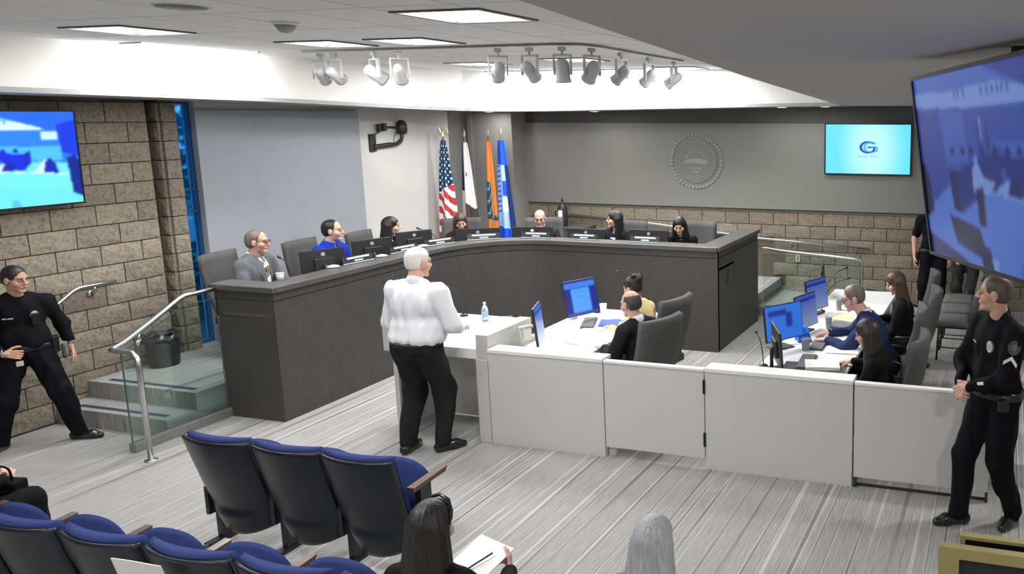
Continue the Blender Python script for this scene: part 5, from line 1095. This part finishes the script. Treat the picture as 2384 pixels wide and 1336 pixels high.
# ---------------------------------------------------------------- things on podium and desks
t = thing('water_bottle', 'small clear water bottle with pale blue label on the podium', 'bottle', (-4.79, 6.62, .9845))
MB().lathe([(.028, 0), (.031, .01), (.031, .11), (.022, .14), (.012, .155), (.012, .165)], 16).build('bottle', mat('clear_plastic', (.85, .92, .95), .1, trans=.8), t, smooth=True); MB().lathe([(.0318, .04), (.0318, .085)], 16).build('wrapper', mat('label_blue', (.25, .55, .8), .5), t, smooth=True); MB().lathe([(.014, .163), (.014, .18), (.002, .181)], 12).build('lid', M_WP, t, smooth=True)
t = thing('phone', 'dark desk device lying on the podium surface', 'device', (-5.03, 6.42, .951), R(-20)); t.rotation_euler.x = R(12)
MB().box(-.06, .06, -.09, .09, 0, .022).build('body', M_OCD, t, bevel=.01); MB().box(-.045, .045, .01, .07, .022, .025).build('display', mat('device_display', (.10, .10, .11), .2), t)
def doc(nx=40, ny=44):
    b = (.006, .02, .28); return raster([([(40, 60), (2340, 60), (2340, 260), (40, 260)], (.05, .22, .85)), ([(500, 300), (1850, 300), (1850, 1250), (500, 1250)], (.09, .36, 1.0)), ([(700, 420), (1600, 420), (1600, 450), (700, 450)], (.06, .26, .9)), ([(700, 640), (1600, 640), (1600, 670), (700, 670)], (.06, .26, .9)), ([(0, 1270), (2384, 1270), (2384, 1336), (0, 1336)], (.03, .1, .6))], nx, ny, b)
def blank(nx=10, ny=10):
    g_ = np.linspace(0, 1, ny)[:, None, None]; a = np.array((.04, .10, .50)); b = np.array((.22, .30, .52)); im = np.repeat(a + (b - a) * g_, nx, 1); im[1] = (.01, .03, .30); return im
def tee():
    return raster([([(200, 200), (1400, 200), (1400, 420), (200, 420)], (.008, .03, .35)), ([(1300, 300), (1700, 300), (1700, 900), (1300, 900)], (.008, .03, .35))], 40, 30, (.03, .20, .88))
def arm_stand(t, z1, off=(0, .05)):
    MB().tube([(off[0], off[1] + .12, 0), (off[0], off[1] + .12, .16), (off[0] + .02, off[1] + .14, .2), (off[0], .04, z1)], .018, 8).lathe([(.05, 0), (.05, .02)], 14, Matrix.Translation((off[0], off[1] + .12, 0))).build('monitor_arm', mat('arm_white', (.62, .66, .64), .4), t, smooth=True)
t = monitor((-4.19, 6.60, 1.00), (.86, .35), .76, .36, .36, 'angled monitor with pale blue display next to the podium', 'desk monitors', blank(), tilt=-6, strength=1.0, stand=False); arm_stand(t, .22)
t = monitor((-4.33, 7.64, 1.02), (.88, -.42), .76, .42, .38, 'monitor with bright blue document on the left desk', 'desk monitors', doc(), tilt=-14, strength=1.0, stand=False, roll=0); arm_stand(t, .22)
RMs = [((-1.97, 7.20, 1.02), (.80, -.55), .46, .34, 'blue monitor partly hidden behind a black monitor on the right desk', tee(), -8), ((-1.84, 6.54, .98), (.90, .42), .44, .34, 'black monitor seen edge-on nearest the partition', None, -4), ((-1.91, 7.85, .98), (.93, -.28), .40, .34, 'blue monitor in front of the man in the blue suit', blank(), -8), ((-1.97, 8.58, .99), (.92, -.35), .40, .34, 'blue monitor beyond the man in the blue suit', blank(), -8), ((-2.08, 9.45, 1.02), (.95, .2), .42, .34, 'black monitor at the far end of the right desk', None, -4)]
for l, fc, w_, h_, lab, im, tl in RMs: t = monitor(l, fc, .76, w_, h_, lab, 'desk monitors', im, tilt=tl, strength=.75)
def keyboard(x, y, a, z, lab):
    t = thing('keyboard', lab, 'keyboard', (x, y, z), R(a), 'keyboards'); MB().box(-.21, .21, -.07, .07, 0, .015).build('base', mat('key_dark', (.05, .06, .06), .5), t, bevel=.004); MB().box(-.20, .20, -.06, .06, .015, .022).build('keys', mat('key_cap', (.12, .13, .13), .5, var=.5, scale=60), t)
keyboard(-4.20, 7.55, 112, .76, 'dark keyboard below the document monitor'); keyboard(-1.68, 7.42, 92, .76, 'keyboard under the hands of the man in the blue suit'); keyboard(-1.66, 6.82, 95, .76, 'keyboard of the woman nearest the partition')
cup((-4.28, 8.02, .76), .04, .10, 'white paper cup at the rear of the left desk', M_WHITE)
cup((-1.76, 7.20, .76), .045, .11, 'clear drinking glass before the hands of the man in blue suit', mat('clear_plastic', (.85, .92, .95), .1, trans=.8), 'glass'); cup((-1.72, 8.02, .76), .035, .12, 'clear tumbler beside the folder on the right desk', MATS['clear_plastic'], 'glass'); cup((-1.78, 8.85, .76), .035, .12, 'clear tumbler at the far end of the right desk', MATS['clear_plastic'], 'glass')
def paper(x, y, z, w_, d_, a, lab, m=M_WHITE, th=.004, cat='paper', nm='paper_sheet'):
    mb = MB(); v, f = grid(4, 4, lambda u, v: ((u - .5) * w_, (v - .5) * d_, .002 * math.sin(5 * u + 3 * v) + .003)); n = len(v); v2 = [(p[0], p[1], p[2] + th) for p in v]
    mb.add(v + v2, [q[::-1] for q in f] + [tuple(i + n for i in q) for q in f] + [(k, k + 1, k + 1 + n, k + n) for k in range(4)] + [(20 + k + 1, 20 + k, 20 + k + n, 20 + k + 1 + n) for k in range(4)] + [(5 * k + 5, 5 * k, 5 * k + n, 5 * k + 5 + n) for k in range(4)] + [(5 * k + 4, 5 * k + 9, 5 * k + 9 + n, 5 * k + 4 + n) for k in range(4)])
    o = mb.build(nm, m); o.location = (x, y, z); o.rotation_euler.z = R(a); return tag(o, lab, cat)
paper(-4.0, 7.62, .76, .20, .26, 20, 'blue folder before the woman in yellow', mat('folder_blue', (.03, .09, .55), .5), .01, 'folder', 'folder'); paper(-3.95, 6.95, .76, .22, .30, 8, 'white sheet on the left desk before the bald man'); paper(-4.05, 7.28, .76, .22, .30, -10, 'white sheet on the left desk beyond the bald man')
paper(-4.36, 6.33, .76, .20, .14, 15, 'tan envelope behind the podium', mat('tan_paper', (.45, .28, .14), .7), .012, 'envelope', 'envelope')
paper(-1.50, 6.74, .76, .30, .24, 15, 'stack of white papers before the woman nearest the partition', th=.03); paper(-1.42, 7.28, .76, .24, .30, 95, 'white papers between the arms of the man in blue suit', th=.006); paper(-1.92, 7.42, .76, .16, .12, 30, 'small white note beside the blue box', th=.003)
paper(-1.62, 8.40, .76, .26, .34, 70, 'pale yellow folder on the right desk', mat('folder_yellow', (.72, .68, .42), .6), .03, 'folder', 'folder'); paper(-1.58, 8.14, .76, .24, .30, 85, 'grey notebook beside the yellow folder', mat('notebook_grey', (.14, .15, .18), .6), .02, 'notebook', 'notebook')
paper(-1.55, 6.62, .7605, .55, .42, 5, 'dark grey desk mat of the woman nearest the partition', mat('mat_grey', (.06, .065, .075), .7), .003, 'desk mat', 'desk_mat')
t = thing('tissue_box', 'bright blue faceted box on the right desk', 'box', (-1.86, 7.50, .76), R(30)); MB().add([(-.07, -.07, 0), (.07, -.07, 0), (.07, .07, 0), (-.07, .07, 0), (-.05, -.05, .09), (.05, -.05, .09), (.05, .05, .13), (-.05, .05, .11)], [(0, 3, 2, 1), (4, 5, 6, 7), (0, 1, 5, 4), (1, 2, 6, 5), (2, 3, 7, 6), (3, 0, 4, 7)]).build('carton', mat('box_blue', (.01, .10, .62), .4), t); MB().box(-.02, .02, -.004, .02, .095, .14).build('tissue', mat('box_sky', (.06, .30, .80), .5), t)
o = MB().lathe([(.05, 0), (.055, .006), (.055, .02), (.045, .028), (.002, .029)], 18).build('speaker_puck', M_OCD, None, smooth=True); o.location = (-2.0, 8.20, .76); o.scale = (1.3, .9, 1); tag(o, 'flat black round device at the left edge of the right desk', 'device')
def bin_(loc, lab, r_=.15, h=.33):
    t = thing('waste_bin', lab, 'bin', loc); MB().lathe([(r_ * .8, 0), (r_, h), (r_ * .95, h), (r_ * .76, .01)], 20, Matrix.Scale(1.15, 4, (0, 1, 0))).build('tub', M_OCD, t, smooth=True)
    mb = MB(); v = []; n = 28
    for k in range(n):
        a = 2 * PI * k / n; w_ = .012 * math.sin(7 * a) + .008 * math.sin(11 * a); v += [(r_ * 1.0 * math.cos(a), 1.15 * r_ * math.sin(a), h * .82 + w_), (r_ * 1.06 * math.cos(a), 1.21 * r_ * math.sin(a), h + .012 + w_), (r_ * .85 * math.cos(a), .98 * r_ * math.sin(a), h - .03 + w_)]
    mb.add(v, [(3 * k + i, 3 * ((k + 1) % n) + i, 3 * ((k + 1) % n) + i + 1, 3 * k + i + 1) for k in range(n) for i in range(2)]).build('liner', mat('bin_liner', (.03, .03, .032), .25), t, smooth=True)
bin_((-8.50, 6.30, PZ), 'black waste bin with liner on the stage by the block wall'); bin_((-2.24, 7.6, 0), 'black waste bin under the left edge of the right desk', .14, .30)
# equipment bag at the far end of the right desk
t = thing('tripod_stand', 'folded black equipment stand behind the right desk', 'stand', (-1.55, 10.25, 0))
for a in (0, 120, 240): MB().tube([(0, 0, .62), (.22 * math.cos(R(a)), .22 * math.sin(R(a)), .01)], .014, 8).build('leg', M_OCD, t, smooth=True)
MB().cb((0, 0, .66), (.30, .16, .05), (.1, .2, .4)).build('tray', M_OCD, t, bevel=.008)
# urn and fruit on a counter behind the centre
t = thing('rear_counter', 'low dark counter behind the centre of the dais', 'counter', (-7.15, 12.2, PZ)); MB().box(-.45, .45, -.2, .2, 0, .74).build('body', M_DAIS, t); MB().box(-.47, .47, -.22, .2, .74, .77).build('top', M_DAISTOP, t)
t = thing('coffee_urn', 'black coffee urn with white front on the rear counter', 'urn', (-7.14, 12.1, PZ + .77))
MB().lathe([(.075, 0), (.08, .02), (.08, .30), (.07, .34), (.05, .37), (.02, .38), (.018, .42), (.024, .44), (.01, .47)], 18).build('body', M_OCD, t, smooth=True); MB().box(-.035, .035, -.088, -.07, .05, .27).build('gauge', M_WHITE, t, bevel=.006); MB().tube([(-.08, -.02, .26), (-.13, -.02, .24), (-.12, -.02, .18)], .012, 8).build('handle', M_OCD, t, smooth=True)
for k, (x, z, c, lab) in enumerate(((-7.34, .0, (.70, .08, .03), 'red fruit on the rear counter left of the urn'), (-7.30, .0, (.75, .22, .05), 'orange fruit on the rear counter left of the urn'), (-7.40, .0, (.80, .50, .12), 'yellow fruit on the rear counter left of the urn'))):
    o = MB().lathe([(.004, 0), (.035, .01), (.048, .04), (.04, .075), (.012, .085), (.004, .078)], 14).build('fruit', mat('fruit_%d' % k, c, .4), None, smooth=True); o.location = (x, 12.1 - .06 * (k % 2), PZ + .77); tag(o, lab, 'fruit')
t = thing('power_outlet', 'small cream outlet plate on the rear block wall by the ramp', 'outlet', (-3.197, 12.52, .66)); MB().box(-.035, .035, -.008, .02, -.055, .055).build('plate', mat('cream_plastic', (.65, .60, .42), .5), t, bevel=.004); MB().box(-.012, .012, -.01, -.007, -.035, .035).build('socket', mat('socket_dark', (.15, .14, .1), .5), t)
# wall camera on bracket
t = thing('wall_camera', 'black camera on a bent wall bracket', 'camera', (-8.80, 9.80, 2.55)); MB().cb((.02, 0, -.01), (.04, .11, .25)).build('wall_plate', M_OCD, t, bevel=.006)
MB().tube(bez([(.04, 0, -.07), (.06, .25, -.05), (.07, .42, -.04), (.075, .52, .02), (.075, .54, .12)], 4), [.036] * 6 + [.030] * 6 + [.026] * 5, 10).build('arm', M_OCD, t, smooth=True)
MB().lathe([(.05, 0), (.075, .03), (.08, .10), (.07, .16), (.04, .20), (.004, .21)], 16, Matrix.Translation((.075, .54, .10))).build('dome', M_OCD, t, smooth=True)
MB().cb((.06, .10, .20), (.05, .05, .11)).cb((.06, .20, .21), (.05, .06, .11)).tube([(.06, .22, .21), (.07, .50, .20)], .014, 8).tube([(.04, 0, .1), (.06, .1, .14)], .01, 6).build('camera_head', M_OCD, t)
MB().tube(bez([(.07, .5, .2), (.075, .38, .08), (.07, .36, -.02)], 5), .005, 6).build('cable', M_OCD, t, smooth=True)
# olive gold frames
M_GOLD = mat('olive_gold', (.30, .27, .11), .45, metal=.25, var=.08, scale=4); M_INSET = mat('inset_black', (.012, .012, .014), .5)
for k, (x0, y0, lab) in enumerate(((-.245, 3.67, 'nearer olive-gold framed black panel in the bottom right corner'), (-.153, 3.795, 'farther olive-gold framed black panel in the bottom right corner'))):
    t = thing('framed_panel', lab, 'framed panel', (x0 + .5, y0, 0), 0, 'olive gold framed panels'); b_ = .09 if k == 0 else .024
    MB().box(-.5, -.5 + b_ * 1.08, 0, .045, .02, .92).box(.5 - b_, .5, 0, .045, .02, .92).box(-.5 + b_ * 1.08, .5 - b_, 0, .045, .92 - (.055 if k == 0 else .016), .92).box(-.5 + b_, .5 - b_, 0, .045, .02, .08).build('frame', M_GOLD, t)
    MB().box(-.5 + b_, .5 - b_, .025, .045, .08, .92 - .016).build('inset', M_INSET, t)
    MB().box(-.40, -.34, -.08, .12, 0, .02).box(.34, .40, -.08, .12, 0, .02).build('foot', M_INSET, t)
# paper on the near row, papers and pen in the lap
o = paper(-3.90, 2.672, .752, .30, .21, 0, 'white sheet of paper hung over a near-row seat back'); o.rotation_euler = (R(104), 0, R(2))
o = paper(-2.40, 3.13, .80, .23, .29, -14, 'white papers held by the woman with the headband'); o.rotation_euler = (R(18), R(4), R(-14)); 
o = MB().tube([(0, 0, 0), (0, .13, 0), (0, .145, 0)], [.0045, .0045, .001], 8).build('pen', mat('pen_blue', (.02, .02, .10), .3), None, smooth=True); o.location = (-2.33, 3.17, .845); o.rotation_euler = (R(-20), 0, R(140)); tag(o, 'dark pen in the hand of the woman with the headband', 'pen')
t = thing('handbag', 'black bag held on the lap at the left edge of the near row', 'bag', (-5.98, 3.36, .56)); MB().cb((0, 0, .06), (.22, .10, .13), (0, 0, .2)).build('body', M_BLK, t, bevel=.015); MB().tube(bez([(-.07, 0, .12), (-.05, 0, .20), (.05, 0, .20), (.07, 0, .12)], 4), .007, 6).build('handle', M_BLK, t, smooth=True)
# ---------------------------------------------------------------- flags
M_POLE = mat('flag_pole', (.20, .13, .06), .4); M_FGOLD = mat('finial_gold', (.80, .74, .55), .3, metal=.6)
FM = {n: cloth('flag_' + n, c, .7, .03) for n, c in dict(navy=(.012, .03, .12), teal=(.02, .12, .16), white=(.82, .82, .80), red=(.50, .05, .06), orange=(.85, .27, .06), blue=(.015, .08, .60), sky=(.32, .50, .85), brown=(.07, .06, .05), green=(.03, .10, .10)).items()}
def flag(x, y, ztop, zbot, w0, w1, lab, fn, lean, eagle=False, ph=0.):
    t = thing('flag', lab, 'flag', (x, y, PZ), 0, 'flags behind the dais'); h = ztop - PZ
    MB().lathe([(.16, 0), (.16, .02), (.05, .05), (.025, .12)], 20).build('base', M_FGOLD, t, smooth=True); MB().tube([(0, 0, .05), (0, 0, h - .02)], .013, 8).build('pole', M_POLE, t, smooth=True)
    if eagle:
        mb = MB().lathe([(.012, 0), (.03, .03), (.022, .09), (.012, .13), (.004, .14)], 10, Matrix.Translation((0, 0, h - .06)))
        for q in (-1, 1): mb.add([(q * .015, 0, h - .02), (q * .06, -.01, h + .10), (q * .10, 0, h + .02), (q * .085, .0, h - .03), (q * .015, .02, h - .02), (q * .06, .012, h + .10), (q * .10, .015, h + .02), (q * .085, .015, h - .03)], [(0, 1, 2, 3), (7, 6, 5, 4), (0, 4, 5, 1), (1, 5, 6, 2), (2, 6, 7, 3), (3, 7, 4, 0)])
        mb.build('finial', M_FGOLD, t)
    else: MB().lathe([(.008, -.04), (.014, 0), (.006, .02), (.024, .06), (.016, .10), (.002, .15)], 8, Matrix.Translation((0, 0, h - .04)) @ Matrix.Scale(.5, 4, (0, 1, 0))).build('finial', M_FGOLD, t)
    nu, nv = 56, 96; v = []; f = []; mi = []; names = []
    z1 = h - .10; z0 = zbot - PZ
    for j in range(nv + 1):
        s_ = j / nv; rr = w0 + (w1 - w0) * s_ ** .7
        for i in range(nu):
            a = 2 * PI * i / nu; lob = 1 + .22 * math.cos(5 * a + ph + 1.5 * s_) + .10 * math.cos(9 * a + ph * 2)
            v.append((rr * lob * math.cos(a) * 1.0 + lean * s_, rr * .75 * lob * math.sin(a), z1 + (z0 - z1) * s_ - .03 * s_ * math.cos(a)))
    for j in range(nv):
        for i in range(nu):
            f.append((j * nu + i, j * nu + (i + 1) % nu, (j + 1) * nu + (i + 1) % nu, (j + 1) * nu + i)); c = fn(i / nu, (j + .5) / nv, math.cos(2 * PI * (i + .5) / nu)); 
            if c not in names: names.append(c)
            mi.append(names.index(c))
    me = MB().add(v, [q[::-1] for q in f]).mesh('cloth'); 
    for n in names: me.materials.append(FM[n])
    me.polygons.foreach_set('material_index', mi); me.polygons.foreach_set('use_smooth', [True] * len(mi)); me.update(); link(bpy.data.objects.new('cloth', me), t)
def us(u, v, c):
    if v + c * .05 < .47:
        a = int(u * 56); b = int(v * 96); return 'white' if (a % 4 in (1, 2) and (b + (a // 4 % 2) * 3) % 6 in (1, 2)) else ('teal' if (a // 3) % 3 == 0 else 'navy')
    return 'red' if int((v * 1.0 - c * .09 + 2) * 15) % 2 else 'white'
def ca(u, v, c):
    if .30 < v < .345 and .1 < c < .35: return 'red'
    if c < -.62: return 'navy' if v < .5 else 'white'
    return 'white' if v - c * .05 < .62 or c < -.1 else ('brown' if v < .95 else 'green')
def oc(u, v, c): return 'orange' if v < .42 or (v > .80 and v < .93) or (c > .45 and v < .75) else ('green' if (int(u * 30) + int(v * 40)) % 5 else 'sky')
def gg(u, v, c):
    if v < .24 or v > .86: return 'blue'
    if c > .72: return 'navy'
    if .40 < v < .54 and c > .15: return 'blue'
    if .24 <= v < .74 and c < -.55 and int(v * 60 + u * 10) % 3 == 0: return 'blue'
    if .56 < v < .70 and c > .0: return 'white'
    return 'sky'
flag(-8.53, 11.0, 2.64, .95, .03, .155, 'striped flag with stars and a gold eagle, leftmost of the flags', us, .05, True)
flag(-8.36, 11.3, 2.60, .95, .03, .125, 'white flag with a small red mark, second from left', ca, .05, ph=1.)
flag(-8.07, 11.5, 2.62, .95, .03, .085, 'orange flag, third from left', oc, .01, ph=2.)
flag(-7.70, 11.3, 2.64, .95, .04, .125, 'blue flag with pale panel, rightmost of the flags', gg, .06, ph=.5)
# ---------------------------------------------------------------- wall seal
M_SEAL = mat('seal_grey', (.19, .19, .182), .6); M_SEALP = mat('seal_pale', (.30, .30, .285), .5)
t = thing('wall_seal', 'round grey city seal mounted on the rear wall panel', 'seal', (-4.89, YB - .06, 2.19)); RX = Matrix.Rotation(PI / 2, 4, 'X')
MB().lathe([(.36, 0), (.36, .012), (.35, .016)], 48, RX).build('disc', M_SEAL, t, smooth=False)
for k in range(44):
    a = 2 * PI * k / 44; MB_ = MB().lathe([(.004, 0), (.026, .004), (.026, .016), (.012, .024)], 8, RX) if k == 0 else None
    if k == 0: bead = MB_.mesh('rim_bead'); bead.materials.append(M_SEALP)
    o = link(bpy.data.objects.new('rim_bead', bead), t); o.location = (.43 * math.cos(a), 0, .43 * math.sin(a))
s_ = 'CITY OF GARDEN GROVE'
for k, ch in enumerate(s_):
    if ch == ' ': continue
    a = R(188 - 196 * k / (len(s_) - 1)); M = Matrix.Translation((.335 * math.cos(a), -.016, .335 * math.sin(a))) @ Matrix.Rotation(-(a - PI / 2), 4, 'Y') @ RX
    text('letter', ch, M_SEALP, .085, M, t, .005)
star = MB().extr([((.032 if k % 2 == 0 else .013) * math.cos(PI / 2 + k * PI / 5), (.032 if k % 2 == 0 else .013) * math.sin(PI / 2 + k * PI / 5)) for k in range(10)], .012, RX).mesh('star'); star.materials.append(M_SEALP)
for x, z in ((-.155, .07), (-.09, .145), (-.005, .18), (.075, .15), (.135, .085)): o = link(bpy.data.objects.new('star', star), t); o.location = (x, -.008, z)
MB().extr([(-.20, -.03), (-.20, .01), (-.10, .04), (0, .052), (.12, .04), (.20, .012), (.205, -.03), (.15, -.055), (0, -.035), (-.12, -.03)], .014, Matrix.Translation((0, -.006, 0)) @ RX).build('emblem', M_SEALP, t)
MB().box(-.10, .10, -.022, -.006, -.125, -.100).build('bar', M_SEALP, t); MB().box(-.05, .05, -.022, -.006, -.185, -.160).build('bar', M_SEALP, t)
